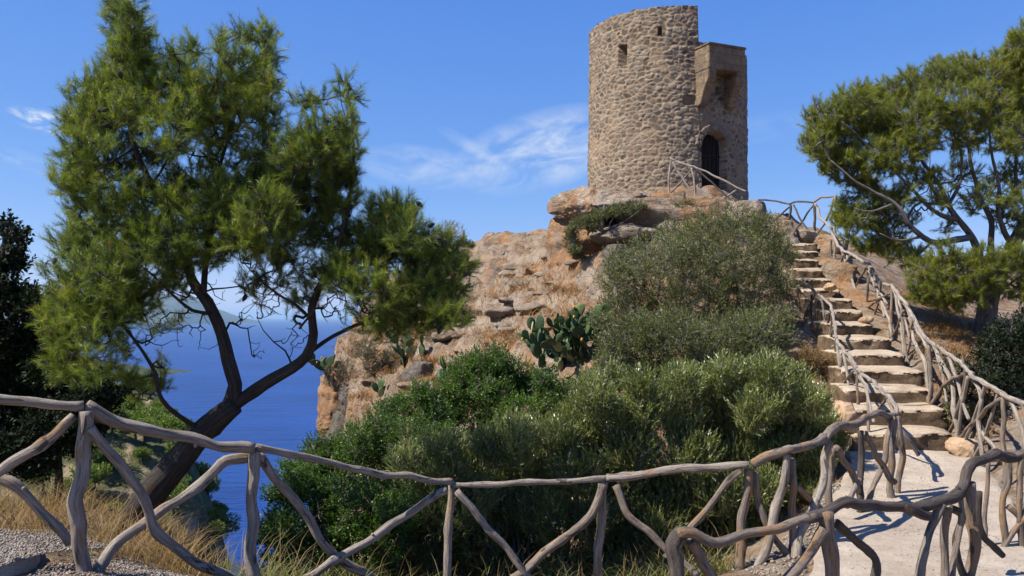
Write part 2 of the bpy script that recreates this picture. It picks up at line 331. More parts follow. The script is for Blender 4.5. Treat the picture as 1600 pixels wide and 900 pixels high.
# ------------------------------------------------------------------ ground
ctrl = np.array([
    (0, 0, 0), (-5, 0, 0.1), (5, 0, -.1), (0, -20, 0.5), (-30, -20, 1.5), (30, -20, 2), (-3, 3, 0), (0, 3, -.05), (3, 3, -.4), (-2.7, 5.3, 0), (-1.8, 6.0, -.34), (-.51, 7.1, -.8), (.77, 7.3, -.8),
    (1.92, 7.0, -.5), (2.23, 7.0, -.38), (2.78, 7.5, -.35), (3.93, 8.8, -.32), (-1, 5, -.1), (.5, 5, -.35), (2, 5.5, -.5), (-4.5, 5.5, -0.0), (-8, 6, .1), (-20, 6, 1), (-4, 6.6, -.12), (-5, 8, -.3), (-3.9, 9, -.5), (-3.2, 7.6, -.45), (-12, 10, 0),
    (0, 8.2, -1.5), (-1.2, 8.2, -1.9), (1.2, 8.6, -1.5), (2.3, 8.4, -.9), (0, 10.5, -2.0), (-1.5, 10.5, -2.8), (-2.4, 12, -3.4), (2.5, 10, -1.2), (3.4, 10, -.6), (1, 13, -1.0), (-.8, 13, -1.8), (-2.8, 15, -2.6),
    (4.3, 6.8, -.36), (4.3, 8, -.31), (5, 10, -.22), (5.0, 11, -.2), (6, 7, -.3), (7, 9, .2), (9, 9, .8), (12, 8, 1.2),
    *[P(*q) for q in [(850, 560, 16.5), (760, 600, 16.5), (700, 610, 18), (640, 575, 20), (600, 560, 21.5), (540, 548, 23), (500, 548, 23.5), (560, 640, 20), (880, 490, 18), (800, 450, 23), (760, 420, 27), (870, 385, 29.5), (745, 382, 31.5), (820, 376, 32),
                      (680, 490, 24), (620, 480, 27), (930, 450, 20), (1000, 600, 14), (1100, 600, 13), (1200, 600, 12.5), (1080, 560, 15), (900, 560, 15.5), (1150, 520, 16), (930, 400, 22.5), (1000, 420, 20),
                      (1420, 470, 18), (1450, 445, 20), (1560, 520, 15), (1500, 520, 15), (1560, 600, 12), (1650, 600, 12), (1600, 480, 20), (1520, 450, 22), (1430, 520, 14.5)]],
    (4.8, 26.5, 5.15), (3.0, 25.2, 4.9), (4.8, 23.8, 4.9), (6.9, 25.5, 4.8), (6.5, 23, 4.3), (2.3, 28, 5), (4.8, 29.5, 5), (7.5, 28, 4.7), (4.2, 21.5, 3.8), (5.4, 20.5, 3.2), (7.0, 20.8, 3.4), (7.8, 22, 3.5), (9.5, 22, 3.2), (6.7, 19.6, 3.25),
    (1.3, 25.2, 3.1), (0.9, 28, 3.65), (2.0, 28.5, 4.1), (2.2, 31, 4.4), (14, 26, 3), (25, 25, 4), (40, 20, 5), (0, 36, 3.8), (8, 34, 4), (3, 33, 4.4), (1.5, 30, 4.3), (-5.5, 26, 0.4), (-4.5, 30, 2.6)], float)
# stairs: (Y front, z top, x left, x right)
STEPS = [(11.0, .12, 4.35, 5.70), (11.45, .375, 4.5, 5.86), (11.95, .6, 4.7, 5.90), (12.5, .83, 4.85, 6.02), (13.1, 1.05, 5.02, 6.04), (13.75, 1.27, 5.2, 6.12), (14.4, 1.50, 5.36, 6.14),
         (15.1, 1.72, 5.5, 6.23), (15.8, 1.94, 5.58, 6.32), (16.4, 2.15, 5.62, 6.3), (16.95, 2.37, 5.72, 6.34), (17.5, 2.60, 5.85, 6.4), (18.05, 2.83, 5.98, 6.52), (18.6, 3.05, 6.13, 6.7), (19.1, 3.27, 6.25, 6.85)]
sc = []
for Yf, z, xl, xr in STEPS[::2]: sc += [(xl - .25, Yf + .2, z - .42), (xr + .25, Yf + .2, z - .12), ((xl + xr) / 2, Yf + .2, z - .4)]
ctrl = np.vstack([ctrl, sc])
def _phi(r): return np.sqrt(r * r + 0.6)
_D = np.linalg.norm(ctrl[:, None, :2] - ctrl[None, :, :2], axis=2)
_n = len(ctrl); _A = np.zeros((_n + 3, _n + 3)); _A[:_n, :_n] = -_phi(_D) - np.eye(_n) * (-0.05)
_A[:_n, _n] = 1; _A[:_n, _n + 1:] = ctrl[:, :2]; _A[_n, :_n] = 1; _A[_n + 1:, :_n] = ctrl[:, :2].T
_w = np.linalg.solve(_A, np.concatenate([ctrl[:, 2], [0, 0, 0]]))
def G0(x, y):
    x = np.atleast_1d(np.asarray(x, float)); y = np.atleast_1d(np.asarray(y, float)); out = np.empty(x.shape)
    xf, yf = x.ravel(), y.ravel(); of = np.empty(len(xf))
    for s in range(0, len(xf), 20000):
        d = np.hypot(xf[s:s + 20000, None] - ctrl[None, :, 0], yf[s:s + 20000, None] - ctrl[None, :, 1])
        of[s:s + 20000] = -_phi(d) @ _w[:_n] + _w[_n] + _w[_n + 1] * xf[s:s + 20000] + _w[_n + 2] * yf[s:s + 20000]
    return of.reshape(x.shape)
LAND = np.array([(-60, -60), (90, -60), (90, 25), (40, 31), (16, 31), (11, 34), (6, 38), (0, 38), (-3.6, 34.5), (-4.6, 31), (-5.2, 27), (-4.9, 24.5), (-4.45, 22.5), (-3.3, 19), (-2.5, 15), (-1.9, 12), (-1.4, 9.5), (-.9, 7.8),
                 (-1.5, 6.9), (-2.2, 6.7), (-2.9, 7.8), (-3.5, 9.2), (-4.2, 10.2), (-8, 11), (-20, 12), (-60, 10)], float)
def land_sd(x, y):
    """signed distance to the land's edge, positive inside"""
    xs, ys = x.ravel(), y.ravel(); d = np.full(len(xs), 1e9); ins = np.zeros(len(xs), bool)
    for a, b_ in zip(LAND, np.roll(LAND, -1, 0)):
        e = b_ - a; t = np.clip(((xs - a[0]) * e[0] + (ys - a[1]) * e[1]) / (e @ e), 0, 1)
        d = np.minimum(d, np.hypot(xs - a[0] - t * e[0], ys - a[1] - t * e[1]))
        c = (a[1] > ys) != (b_[1] > ys)
        xi = a[0] + (ys - a[1]) / (e[1] if e[1] else 1e-9) * e[0]
        ins ^= c & (xs < xi)
    return np.where(ins, d, -d).reshape(x.shape)
PATHC = [(1.0, 2.0, .0, 1.1), (2.4, 4.6, -.34, 1.1), (3.15, 6.0, -.35, 1.02), (3.62, 7.4, -.33, .95), (4.15, 8.6, -.28, .86), (4.75, 10.0, -.2, .78), (5.05, 11.02, -.155, .72)]
_pc = np.array(PATHC); _pcs, _pcw = spline(np.column_stack([_pc[:, :2], _pc[:, 2]]), _pc[:, 3], 0.1)
def pathmask(x, y):
    xs, ys = x.ravel(), y.ravel(); best = np.full(len(xs), 9.); z = np.zeros(len(xs))
    for p_, w_ in zip(_pcs, _pcw):
        dd = np.hypot(xs - p_[0], ys - p_[1]) - w_; k = dd < best; best[k] = dd[k]; z[k] = p_[2]
    return best.reshape(x.shape), z.reshape(x.shape)
def G(x, y, noise=True):
    x = np.atleast_1d(np.asarray(x, float)); y = np.atleast_1d(np.asarray(y, float))
    z = G0(x, y); sdv = land_sd(x, y)
    q = np.stack([x, y, z * 0.8], -1).reshape(-1, 3)
    far = np.clip((y - 13) / 5, 0, 1) * np.clip((7.5 - x) / 2 + (y > 24), 0, 1)
    if noise:
        n = 0.50 * fbm(q * 0.6, 6, 0.62, True).reshape(x.shape) - 0.16 + 0.16 * fbm(q * 2.2, 4, 0.6).reshape(x.shape)
        # stepped limestone beds
        t = z + 0.25 * fbm(q * 0.7 + 4, 3).reshape(x.shape); st = 0.5
        fr = t / st - np.floor(t / st); step = (np.floor(t / st) + np.clip((fr - 0.35) / 0.3, 0, 1)) * st - t
        n2 = 0.05 * fbm(q * 2.5, 4, 0.6).reshape(x.shape)
        z = z + far * (n + 0.95 * step) + (1 - far) * n2
        sdv = sdv + 0.55 * fbm(q * (0.5, 0.5, 0.5) + 2, 4, 0.6).reshape(x.shape) * np.clip((y - 8) / 4, 0.15, 1)
    out = np.maximum(-sdv, 0)
    z = z - np.where(y > 11, 9.0, 4.2) * out - 1.2 * np.minimum(out, 0.25)
    pm, pz = pathmask(x, y); k = np.clip(1 - pm / 0.35, 0, 1); k = k * k * (3 - 2 * k)
    z = z * (1 - k) + (pz - 0.05) * k
    return np.maximum(z, SEAZ - 4)
def gz(x, y): return float(G(x, y)[0])
def axis(lo, a, b_, hi, d, g):
    core = np.arange(a, b_, d); out = [b_]; s = d
    while out[-1] < hi: s *= g; out.append(out[-1] + s)
    lft = [a]; s = d
    while lft[-1] > lo: s *= g; lft.append(lft[-1] - s)
    return np.concatenate([lft[::-1][:-1], core, out])
ax = axis(-70, -7.5, 9, 90, 0.085, 1.12); ay = axis(-60, 4.5, 34.5, 90, 0.09, 1.15)
XX, YY = np.meshgrid(ax, ay, indexing='ij'); ZZ = G(XX, YY)
ground = newmesh('ground', np.stack([XX, YY, ZZ], -1).reshape(-1, 3), grid_faces(len(ax), len(ay)), GROUND)
tag(ground, kind='structure')
# path
m = M('path_concrete', 0.9, 0.2); p = m.geo()
c = m.ramp(m.noise(p, 2.2, 6, 0.65), [(0.3, (0.31, 0.25, 0.19)), (0.65, (0.50, 0.43, 0.345))])
c = m.mix(m.ramp(m.vor(p, 34), [(0.12, 0.75), (0.2, 0.0)]), c, m.ramp(m.noise(p, 20, 2), [(0.4, (0.22, 0.17, 0.13)), (0.6, (0.62, 0.56, 0.5))]))
c = m.mix(m.ramp(m.noise(p, 60, 4, 0.7), [(0.36, 0.6), (0.46, 0.0)]), c, (0.22, 0.17, 0.13)); m.color(c)
b = m.bump(m.noise(p, 7, 8, 0.75), 0.9, 0.04); m.bump(m.noise(p, 60, 4, 0.7), 1.0, 0.012, b)
PATHM = m.m
nn = len(_pcs); tt = np.gradient(_pcs, axis=0); tt /= np.linalg.norm(tt, axis=1)[:, None]; sid = np.stack([tt[:, 1], -tt[:, 0], 0 * tt[:, 0]], -1)
vv = np.linspace(-1, 1, 41); PV = _pcs[:, None] + sid[:, None] * (vv[None, :, None] * _pcw[:, None, None])
PV = PV.reshape(-1, 3); edge = np.abs(np.tile(vv, nn))
PV[:, :2] += 0.05 * np.stack([pn(PV * 4 + 3), pn(PV * 4 + 9)], -1) * (edge[:, None] > 0.9)
PV[:, 2] += 0.012 * fbm(PV * 3, 4) + 0.02 - 0.10 * (edge > 0.99)
tag(newmesh('path', PV, grid_faces(nn, 41), PATHM), kind='structure')
# terrace pavement left, a gravelly slab with a broken edge
pe = np.array([(-9, 7.4), (-6, 7.0), (-4.4, 6.75), (-3.55, 6.35), (-3.12, 5.75), (-2.98, 5.42), (-2.98, 5.1), (-2.95, 4.0), (-2.9, 0), (-9, 0)])
yy = np.linspace(0, 1, 60); xs = np.linspace(-9, -2.95, 120)
top = np.interp(xs, pe[:7, 0], pe[:7, 1]); Xg = np.repeat(xs[:, None], 60, 1); Yg = top[:, None] * yy[None] + 0.0
Yg = Yg + 0.04 * pn(np.stack([Xg * 5, Yg * 5, Xg * 0], -1).reshape(-1, 3)).reshape(Xg.shape) * (yy[None] > 0.97)
Zg = G0(Xg, Yg) + 0.075 + 0.012 * fbm(np.stack([Xg * 4, Yg * 4, Xg * 0], -1).reshape(-1, 3), 4).reshape(Xg.shape)
Zg[:, -1] -= 0.3; Yg[:, -1] = Yg[:, -2] + 0.01; Zg[-1, :] -= 0.3; Xg[-1, :] = Xg[-2, :] + 0.01
tag(newmesh('pavement', np.stack([Xg, Yg, Zg], -1).reshape(-1, 3), grid_faces(120, 60)[:, ::-1], PATHM), kind='structure')
# ------------------------------------------------------------------ rocks
def ico(sub):
    bm = bmesh.new(); bmesh.ops.create_icosphere(bm, subdivisions=sub, radius=1)
    V = np.array([v.co[:] for v in bm.verts]); Fc = np.array([[v.index for v in f.verts] for f in bm.faces]); bm.free(); return V, Fc
_ICO = {k: ico(k) for k in (2, 3, 4, 5, 6)}
def rock(name, c, size, seed, mat, label, cat='rock', rot=0.0, sub=5, boxy=0.55, strata=0.05, amp=0.16, group=None, parent=None):
    V, Fc = _ICO[sub]; V = V.copy()
    n = np.sign(V) * np.abs(V) ** boxy; n /= np.max(np.abs(n), axis=1)[:, None] ** 0.5
    V = n * 0.82
    rg = np.random.default_rng(int(seed * 10) + 5)
    for k in range(22 if boxy < .75 else 8):             # flat fracture faces
        d = rg.normal(size=3); d /= np.linalg.norm(d); h = rg.uniform(0.66, 0.98)
        t = V @ d; V = V - d * np.maximum(t - h, 0)[:, None] * 0.93
    q = V * size
    dr = V / (np.linalg.norm(V, axis=1)[:, None] + 1e-6)
    s = max(size); fr = 1.6 / s
    h = amp * s * 0.5 * (fbm(q * fr + seed, 5, 0.6, True) - 0.25) + 0.09 * s * 0.5 * fbm(q * fr * 5 + seed, 5, 0.65, True)
    zz = q[:, 2] + 0.08 * s * pn(q * fr * 0.7 + seed * 2)
    bands = pn(np.stack([zz * 5.0 / s * 1.2 + seed, zz * 0, zz * 0 + 0.5], -1)) + 0.5 * pn(np.stack([zz * 14.0 / s + seed, zz * 0 + 2, zz * 0], -1))
    h = h + strata * s * bands * (1 - np.abs(dr[:, 2]) ** 2)
    q = q + dr * h[:, None]
    ca, sa = math.cos(rot), math.sin(rot)
    q = np.stack([q[:, 0] * ca - q[:, 1] * sa, q[:, 0] * sa + q[:, 1] * ca, q[:, 2]], -1)
    ob = newmesh(name, q, Fc, mat, parent); ob.location = c
    if label: tag(ob, label, cat, group)
    return ob
rock('rock_outcrop', P(945, 322, 23.0), (1.65, 1.7, 0.42), 1, ROCKT, 'broad flat limestone ledge jutting out left beneath the tower', rot=0.2, sub=6, boxy=.6, strata=.035)
rock('rock_outcrop', P(905, 395, 22.4) + (0, .6, 0), (0.72, 1.1, 1.25), 2, ROCKO, 'orange limestone face under the overhanging tower ledge', rot=0.3, sub=6, strata=.07)
rock('rock_outcrop', P(985, 368, 21.6) + (0, .3, 0), (1.15, 1.0, 0.33), 3, ROCKP, 'pale slanted limestone slab below the main tower ledge', rot=-0.15, sub=6, strata=.03)
rock('rock_outcrop', P(962, 425, 21.4), (0.75, 0.9, 0.75), 4, ROCKG, 'grey craggy rock block half hidden left of the big grey green bush', rot=0.5, sub=6)
rock('rock_outcrop', P(1035, 318, 23.2), (0.75, 0.7, 0.34), 5, ROCKO, 'orange tan rock shelf at the foot of the tower wall', rot=0.1, sub=5)
rock('rock_outcrop', P(1060, 340, 22.4), (1.9, 0.9, 0.5), 51, ROCKT, 'tan rock bank in front of the tower above the big bush', rot=0.05, sub=5)
rock('boulder', P(1168, 334, 21.8), (0.62, 0.6, 0.36), 6, ROCKP, 'pale rounded boulder right of the tower foot above the big bush', 'boulder', rot=0.3, boxy=.8, strata=.02)
rock('boulder', P(1225, 395, 19.8), (0.34, 0.8, 0.85), 7, ROCKT, 'tan craggy rock wall on the left of the upper steps', 'rock', rot=-0.1)
rock('boulder', P(1250, 372, 19.9), (0.45, 0.3, 0.2), 71, ROCKP, 'flat pale stone at the top landing of the steps', 'rock', rot=-0.1)
rock('rock_outcrop', P(1296, 384, 19.4) + (0, 0, -.12), (0.36, 0.5, 0.42), 8, ROCKT, 'square tan rock at the top right end of the steps', rot=0.1, boxy=.35, strata=.09, amp=.24)
rock('rock_outcrop', P(1300, 435, 17.9), (0.26, 0.9, 0.36), 81, GROUND, 'tan rock bank right of the upper steps behind the railing', rot=0.25)
rock('boulder', P(1506, 700, 10.7), (0.22, 0.22, 0.14), 9, SAND, 'pale orange wedge of stone beside the lowest step', 'stone', sub=5, boxy=.6, strata=.03, amp=.3, rot=.5)
rock('boulder', P(1352, 500, 14.6), (0.11, 0.17, 0.08), 91, SAND, 'small pale orange stone wedged beside the middle steps', 'stone', sub=4, boxy=.6, strata=0, amp=.3)
rock('boulder', P(1297, 448, 16.2), (0.11, 0.17, 0.08), 92, SAND, 'small pale orange stone beside the upper steps', 'stone', sub=4, boxy=.6, strata=0, amp=.3)
rock('boulder', P(1318, 655, 10.6), (0.18, 0.3, 0.24), 93, SAND, 'orange boulder left of the lower steps beside the grey green bush', 'boulder', sub=5, boxy=.6, amp=.3)
rock('boulder', P(1215, 893, 7.5), (0.25, 0.22, 0.12), 94, ROCKP, 'pale flat stone on the left edge of the path at the railing foot', 'stone', sub=4, boxy=.7)
rock('boulder', P(1275, 840, 8.1), (0.3, 0.25, 0.12), 95, ROCKP, 'pale kerb stone on the left edge of the path between railing posts', 'stone', sub=4, boxy=.7)
# cliff end
rock('cliff_rock', P(528, 630, 22.2) + (0, .5, 0), (0.66, 1.1, 1.25), 11, ROCKO, 'orange streaked cliff end above the sea', 'cliff', rot=0.1, sub=6, strata=.05)
rock('cliff_rock', P(560, 640, 21.5), (0.55, 0.7, 0.85), 12, ROCKG, 'dark grey cliff rock beside the orange cliff end', 'cliff', rot=0.5, sub=6)
rock('cliff_rock', P(605, 650, 20.5), (0.5, 0.6, 0.7), 13, ROCK, 'tan rock face of the cliff just above the bright green bush', 'cliff', rot=0.2, sub=5)
rock('cliff_rock', P(548, 740, 21.5) + (0, .8, 0), (1.0, 1.2, 1.9), 14, ROCKG, None, rot=0.1, sub=5)
tag(bpy.context.scene.objects[-1] if False else bpy.data.objects['cliff_rock.003'], 'lower grey rock face of the cliff dropping behind the bushes', 'cliff')
rock('boulder', P(655, 590, 19.3), (0.42, 0.4, 0.42), 15, ROCKG, 'grey boulder between the cactus clumps on the slope', 'boulder', rot=0.5)
rock('boulder', P(622, 600, 20.0), (0.4, 0.4, 0.3), 16, ROCKG, 'grey pitted boulder left of the tallest thin cactus', 'boulder', rot=0.9)
for k, (px, py, Y, s, la) in enumerate([(770, 392, 29, .8, 'long pale rock shelf near the skyline beside the pine tip'), (830, 385, 29.5, .7, 'pale flat rock on the skyline left of the tower ledge'), (800, 415, 26.5, .6, 'tan weathered rock halfway up the bare slope'),
                                        (860, 420, 25, .9, 'wide orange rock sheet under the tower ledge'), (745, 440, 25.5, .55, 'dark edged rock shelf on the slope beside the pine'), (885, 455, 22.5, .6, 'orange rock above the big cactus'),
                                        (765, 510, 20.5, .55, 'pale grey rock bed on the lower slope'), (820, 500, 20.5, .5, 'pale rock left of the big cactus top'), (715, 520, 21, .45, 'pale rock beneath the pine branches on the slope'), (790, 540, 18.5, .45, 'small pale rock left of the big cactus pads')]):
    rock('boulder', P(px, py, Y) + (0, .3, -.14), (s, s * .7, s * .3), 20 + k * 1.7, (ROCKP, ROCK, ROCKO, ROCKG)[(1, 0, 0, 2, 1, 2, 3, 0, 3, 0)[k]], la, 'rock', rot=0.1 * k - .3, sub=5, boxy=.5, strata=.04, amp=.25)
# ------------------------------------------------------------------ stairs
m = M('step_stone', 0.9, 0.2); p = m.geo()
c = m.ramp(m.noise(p, 3, 6, 0.65), [(0.3, (0.28, 0.215, 0.15)), (0.65, (0.46, 0.38, 0.285))])
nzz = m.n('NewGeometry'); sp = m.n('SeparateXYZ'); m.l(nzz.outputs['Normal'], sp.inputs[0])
riser_shade = m.ramp(m.noise(p, 7, 5, 0.7), [(0.3, (0.07, 0.048, 0.03)), (0.7, (0.18, 0.125, 0.077))])
c = m.mix(m.ramp(sp.outputs[2], [(0.2, 1.0), (0.75, 0.0)]), c, riser_shade)  # steep faces browner and darker: the risers' shade put into the colour
c = m.mix(m.ramp(m.noise(p, 40, 4, 0.7), [(0.36, 0.6), (0.46, 0.0)]), c, (0.16, 0.12, 0.09)); m.color(c)
b = m.bump(m.noise(p, 8, 7, 0.7), 0.8, 0.04); m.bump(m.noise(p, 60, 4, 0.7), 0.6, 0.008, b)
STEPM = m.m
st = empty('stone_stairs', 'worn stone steps climbing between rustic wooden railings towards the tower', 'stairs')
for k, (Yf, z, xl, xr) in enumerate(STEPS):
    dep = (STEPS[k + 1][0] - Yf + 0.12) if k < 14 else 1.2
    bm = bmesh.new(); bmesh.ops.create_cube(bm, size=1)
    bmesh.ops.subdivide_edges(bm, edges=bm.edges[:], cuts=15, use_grid_fill=True)
    V = np.array([v.co[:] for v in bm.verts]); Fc = np.array([[v.index for v in f.verts] for f in bm.faces]); bm.free()
    e = np.maximum(np.abs(V) * 2 - 0.9, 0); cr = (e > 0).sum(1)
    wz = .5
    Q = V * (xr - xl, dep, wz); 
    rn = np.linalg.norm(e * (.4, .25, .3), axis=1)
    Q -= np.sign(V) * (cr > 1)[:, None] * 0.35 * e * (.2, .12, .2)
    Q += (( (xl + xr) / 2, Yf + dep / 2, z - wz / 2))
    Q[:, 0] -= 0.0; qn = Q * 3.0 + k
    Q += 0.085 * np.stack([fbm(qn, 5, .62), fbm(qn + 31, 5, .62), 0.38 * fbm(qn + 57, 4, .6)], -1)
    fr_ = np.clip((V[:, 1] + .5), 0, 1); tp = V[:, 2] > 0.4
    Q[:, 2] += np.where(tp, -0.05 * (1 - fr_) ** 3, 0)                       # worn nose
    Q[:, 1] += 0.05 * np.sin((V[:, 0]) * 2.2 + k) * (V[:, 1] < 0)
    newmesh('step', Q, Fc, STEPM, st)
put(st, (5.05, 11.0, -.15))
# ------------------------------------------------------------------ tower
TX, TY, TR = (1041.5 - 800) / F * 26.5, 26.5, 2.475
TZ0 = 4.6
def zpy(py, Y): return EYE - (py - HOR) / F * Y
ZTOP = zpy(14, 24.4); ZLOW = zpy(112, 26.5)
m = M('rubble_masonry', 0.92, 0.15); p = m.geo(); at = m.attr('cell').outputs['Fac']; mo = m.attr('mortar').outputs['Fac']
stn = m.ramp(at, [(0.0, (0.095, 0.08, 0.06)), (0.35, (0.18, 0.152, 0.118)), (0.7, (0.255, 0.215, 0.165)), (1.0, (0.35, 0.29, 0.215))])
stn = m.mix(0.6, stn, m.ramp(m.noise(p, 9, 6, 0.7), [(0.3, (0.35, 0.33, 0.30)), (0.7, (1.0, 1.0, 1.0))]), 'MULTIPLY')
mor = m.ramp(m.noise(p, 2.5, 6, 0.7), [(0.3, (0.22, 0.155, 0.10)), (0.7, (0.37, 0.28, 0.19))])
c = m.mix(mo, stn, mor)
c = m.mix(m.ramp(m.noise(p, 28, 4, .7), [(0.35, 0.6), (0.45, 0)]), c, (0.11, 0.08, 0.06)); m.color(c)
b = m.bump(m.noise(p, 12, 8, 0.72), 0.9, 0.05); m.bump(m.noise(p, 50, 4, 0.7), 0.6, 0.01, b)
TOWM = m.m
def stone_pattern(s, z, W_):
    """jittered cells on the unrolled wall: returns relief, cell value, mortar mask"""
    p2 = np.stack([s, z], -1); q = np.stack([s * 3, z * 3, s * 0], -1)
    p2 = p2 + 0.05 * np.stack([fbm(q, 3), fbm(q + 11, 3)], -1)
    cw, ch = 0.215, 0.125; nc = int(round(W_ / cw)); cw = W_ / nc
    v = p2[:, 1] / ch; u = p2[:, 0] / cw
    jv = np.floor(v).astype(int); best = np.full(len(u), 9.); sec = np.full(len(u), 9.); cid = np.zeros(len(u)); bu = np.zeros(len(u)); bv = np.zeros(len(u)); tl = np.zeros(len(u))
    def hsh(a, b_, k): x_ = np.sin(a * 127.1 + b_ * 311.7 + k * 74.7) * 43758.5453; return x_ - np.floor(x_)
    for dj in (-1, 0, 1):
        row = jv + dj; off = hsh(row, row * 0, 3); uu = u + off * 0.9; iu = np.floor(uu).astype(int)
        for di in (-2, -1, 0, 1, 2):
            ci = iu + di; cw_ = ci % nc
            cx = ci + 0.5 + 0.85 * (hsh(cw_, row, 1) - .5); cy = row + 0.5 + 0.7 * (hsh(cw_, row, 2) - .5)
            wt = 0.6 + 0.85 * hsh(cw_, row, 5)
            d = (np.abs((uu - cx)) ** 2.4 + np.abs((v - cy) * 0.95) ** 2.4) ** (1 / 2.4) / wt
            k = d < best; sec = np.where(k, best, np.minimum(sec, d))
            tl = np.where(k, (uu - cx) * (hsh(cw_, row, 7) - .5) + (v - cy) * (hsh(cw_, row, 8) - .3), tl)
            cid = np.where(k, hsh(cw_, row, 6), cid); best = np.minimum(best, d)
    e = sec - best; body = np.clip(e / 0.28, 0, 1); body = body * body * (3 - 2 * body)
    return body * (0.006 + 0.026 * cid) + tl * 0.034 * body, cid, 1 - np.clip((e - 0.05 - 0.12 * (1 - cid)) / 0.14, 0, 1)
NT, NZ = 620, 260
th = np.arange(NT) / NT * 2 * np.pi                     # theta: 0 = towards the camera, + = right
sx, cy_ = np.sin(th), -np.cos(th)
CAMA = math.atan2(TX, TY)
xcut = (1087 - 1041.5) / 125 * TR
lowm = np.sin(th + CAMA) * TR > xcut
top = np.where(lowm, ZLOW, ZTOP) + 0.05 * pn(np.stack([th * 9, th * 0, th * 0], -1)) + np.where(lowm, 0.18 * np.clip((np.pi - th) / 2, 0, 1), 0)
vz = np.linspace(0, 1, NZ)
Zt = TZ0 + (top - TZ0)[:, None] * vz[None]; Th = np.repeat(th[:, None], NZ, 1)
rel, cid, mort = stone_pattern((Th * TR).ravel(), Zt.ravel(), 2 * np.pi * TR)
rel = rel.reshape(NT, NZ); cid = cid.reshape(NT, NZ); mort = mort.reshape(NT, NZ)
q3 = np.stack([np.sin(Th) * TR, -np.cos(Th) * TR, Zt], -1).reshape(-1, 3)
patch = fbm(q3 * 0.8 + 3, 4).reshape(NT, NZ)           # plaster left between stones
mort = np.clip(mort + np.clip(patch * 2.2 - 0.2, 0, 0.85), 0, 1)
rel = rel * (1 - 0.5 * np.clip(patch * 2.0 - 0.35, 0, 1)) + 0.02 * fbm(q3 * 5, 4).reshape(NT, NZ) + 0.03 * fbm(q3 * 1.1, 2).reshape(NT, NZ)
rad = TR - 0.04 + rel - 0.012 * (Zt - TZ0)
DTH = math.asin((1111 - 1041.5) / 125.0) - CAMA
def opening(tc, hw, z0, z1, arch=False):
    s = np.abs(((Th - tc + np.pi) % (2 * np.pi)) - np.pi) * TR
    if arch:
        za = z1 - hw; return (s < hw) & (Zt > z0) & ((Zt < za) | (np.hypot(s, Zt - za) < hw))
    return (s < hw) & (Zt > z0) & (Zt < z1)
zD0, zD1 = zpy(297, 24.4), zpy(208, 24.4)
def ths(px): return math.asin((px - 1041.5) / 125.0) - CAMA
for args, dep in [((DTH, .43, zD0, zD1, True), .42), ((ths(976), .13, zpy(97, 24.4), zpy(65, 24.4)), .55), ((ths(1031), .05, zpy(56, 24.2), zpy(42, 24.2)), .4),
                  ((ths(1074), .17, zpy(165, 24.2), zpy(151, 24.2)), .16), ((ths(1118), .12, zpy(146, 24.2), zpy(132, 24.2)), .5)]:
    k = opening(*args); rad = np.where(k, TR - dep, rad); mort = np.where(k, 0.8, mort); cid = np.where(k, 0.1, cid)
# a raised ring of voussoirs round the door
s_ = np.abs(((Th - DTH + np.pi) % (2 * np.pi)) - np.pi) * TR; rr_ = np.hypot(s_, Zt - (zD1 - .40))
ring = (rr_ > .43) & (rr_ < .62) & (Zt > zD1 - .40); an = np.arctan2(Zt - (zD1 - .4), s_)
rad = np.where(ring, TR - 0.02 + 0.03 * (np.sin(an * 18) > -0.8) + 0.01 * pn(q3 * 8).reshape(NT, NZ), rad); mort = np.where(ring, 0.3, mort); cid = np.where(ring, 0.3 + 0.3 * (np.sin(an * 9) > 0), cid)
Vt = np.stack([np.sin(Th) * rad, -np.cos(Th) * rad, Zt], -1).reshape(-1, 3)
tower = empty('stone_tower', 'round rubble stone watchtower with an arched doorway standing on the rock', 'tower')
newmesh('wall', Vt, grid_faces(NT, NZ, True), TOWM, tower, attrs={'cell': ('FLOAT', cid.ravel()), 'mortar': ('FLOAT', mort.ravel())})
# wall head, inner face and roof terrace
ri = TR - 0.62; zr = ZLOW - 0.25
ring0 = np.stack([np.sin(th) * rad[:, -1], -np.cos(th) * rad[:, -1], top], -1)
ring1 = np.stack([np.sin(th) * (TR - .3), -np.cos(th) * (TR - .3), top + .05 + .03 * pn(np.stack([th * 30, th * 0, th * 0], -1))], -1)
ring2 = np.stack([np.sin(th) * ri, -np.cos(th) * ri, top - .02], -1); ring3 = ring2.copy(); ring3[:, 2] = zr
ring4 = ring3 * (0, 0, 1)
Vc = np.stack([ring0, ring1, ring2, ring3, ring4], 1).reshape(-1, 3)
newmesh('roof', Vc, grid_faces(NT, 5, True), TOWM, tower, attrs={'cell': ('FLOAT', np.full(len(Vc), .8)), 'mortar': ('FLOAT', np.full(len(Vc), .5))})
# machicolation: ashlar box on two corbels
m = M('ashlar_sandstone', 0.9, 0.2); p = m.geo()
c = m.ramp(m.noise(p, 3.0, 6, 0.65), [(0.3, (0.15, 0.11, 0.07)), (0.7, (0.34, 0.245, 0.15))])
c = m.mix(m.ramp(m.noise(p, 1.4, 5, .7, .5), [(0.48, 0.0), (0.6, .8)]), c, (0.17, 0.13, 0.095))
br = m.n('TexBrick'); mpb = m.n('Mapping'); m.l(m.obj(), mpb.inputs[0]); mpb.inputs['Rotation'].default_value = (R(90), 0, 0); m.l(mpb.outputs[0], br.inputs['Vector'])
br.inputs['Scale'].default_value = 1.0; br.inputs['Brick Width'].default_value = 0.55; br.inputs['Row Height'].default_value = 0.27; br.inputs['Mortar Size'].default_value = 0.012; br.inputs['Mortar Smooth'].default_value = .3
c = m.mix(m.math('MULTIPLY', br.outputs['Fac'], .6), c, (0.10, 0.075, 0.055)); c = m.mix(m.ramp(m.noise(p, 22, 6, .75), [(0.38, .7), (0.5, 0)]), c, (0.085, 0.068, 0.05))
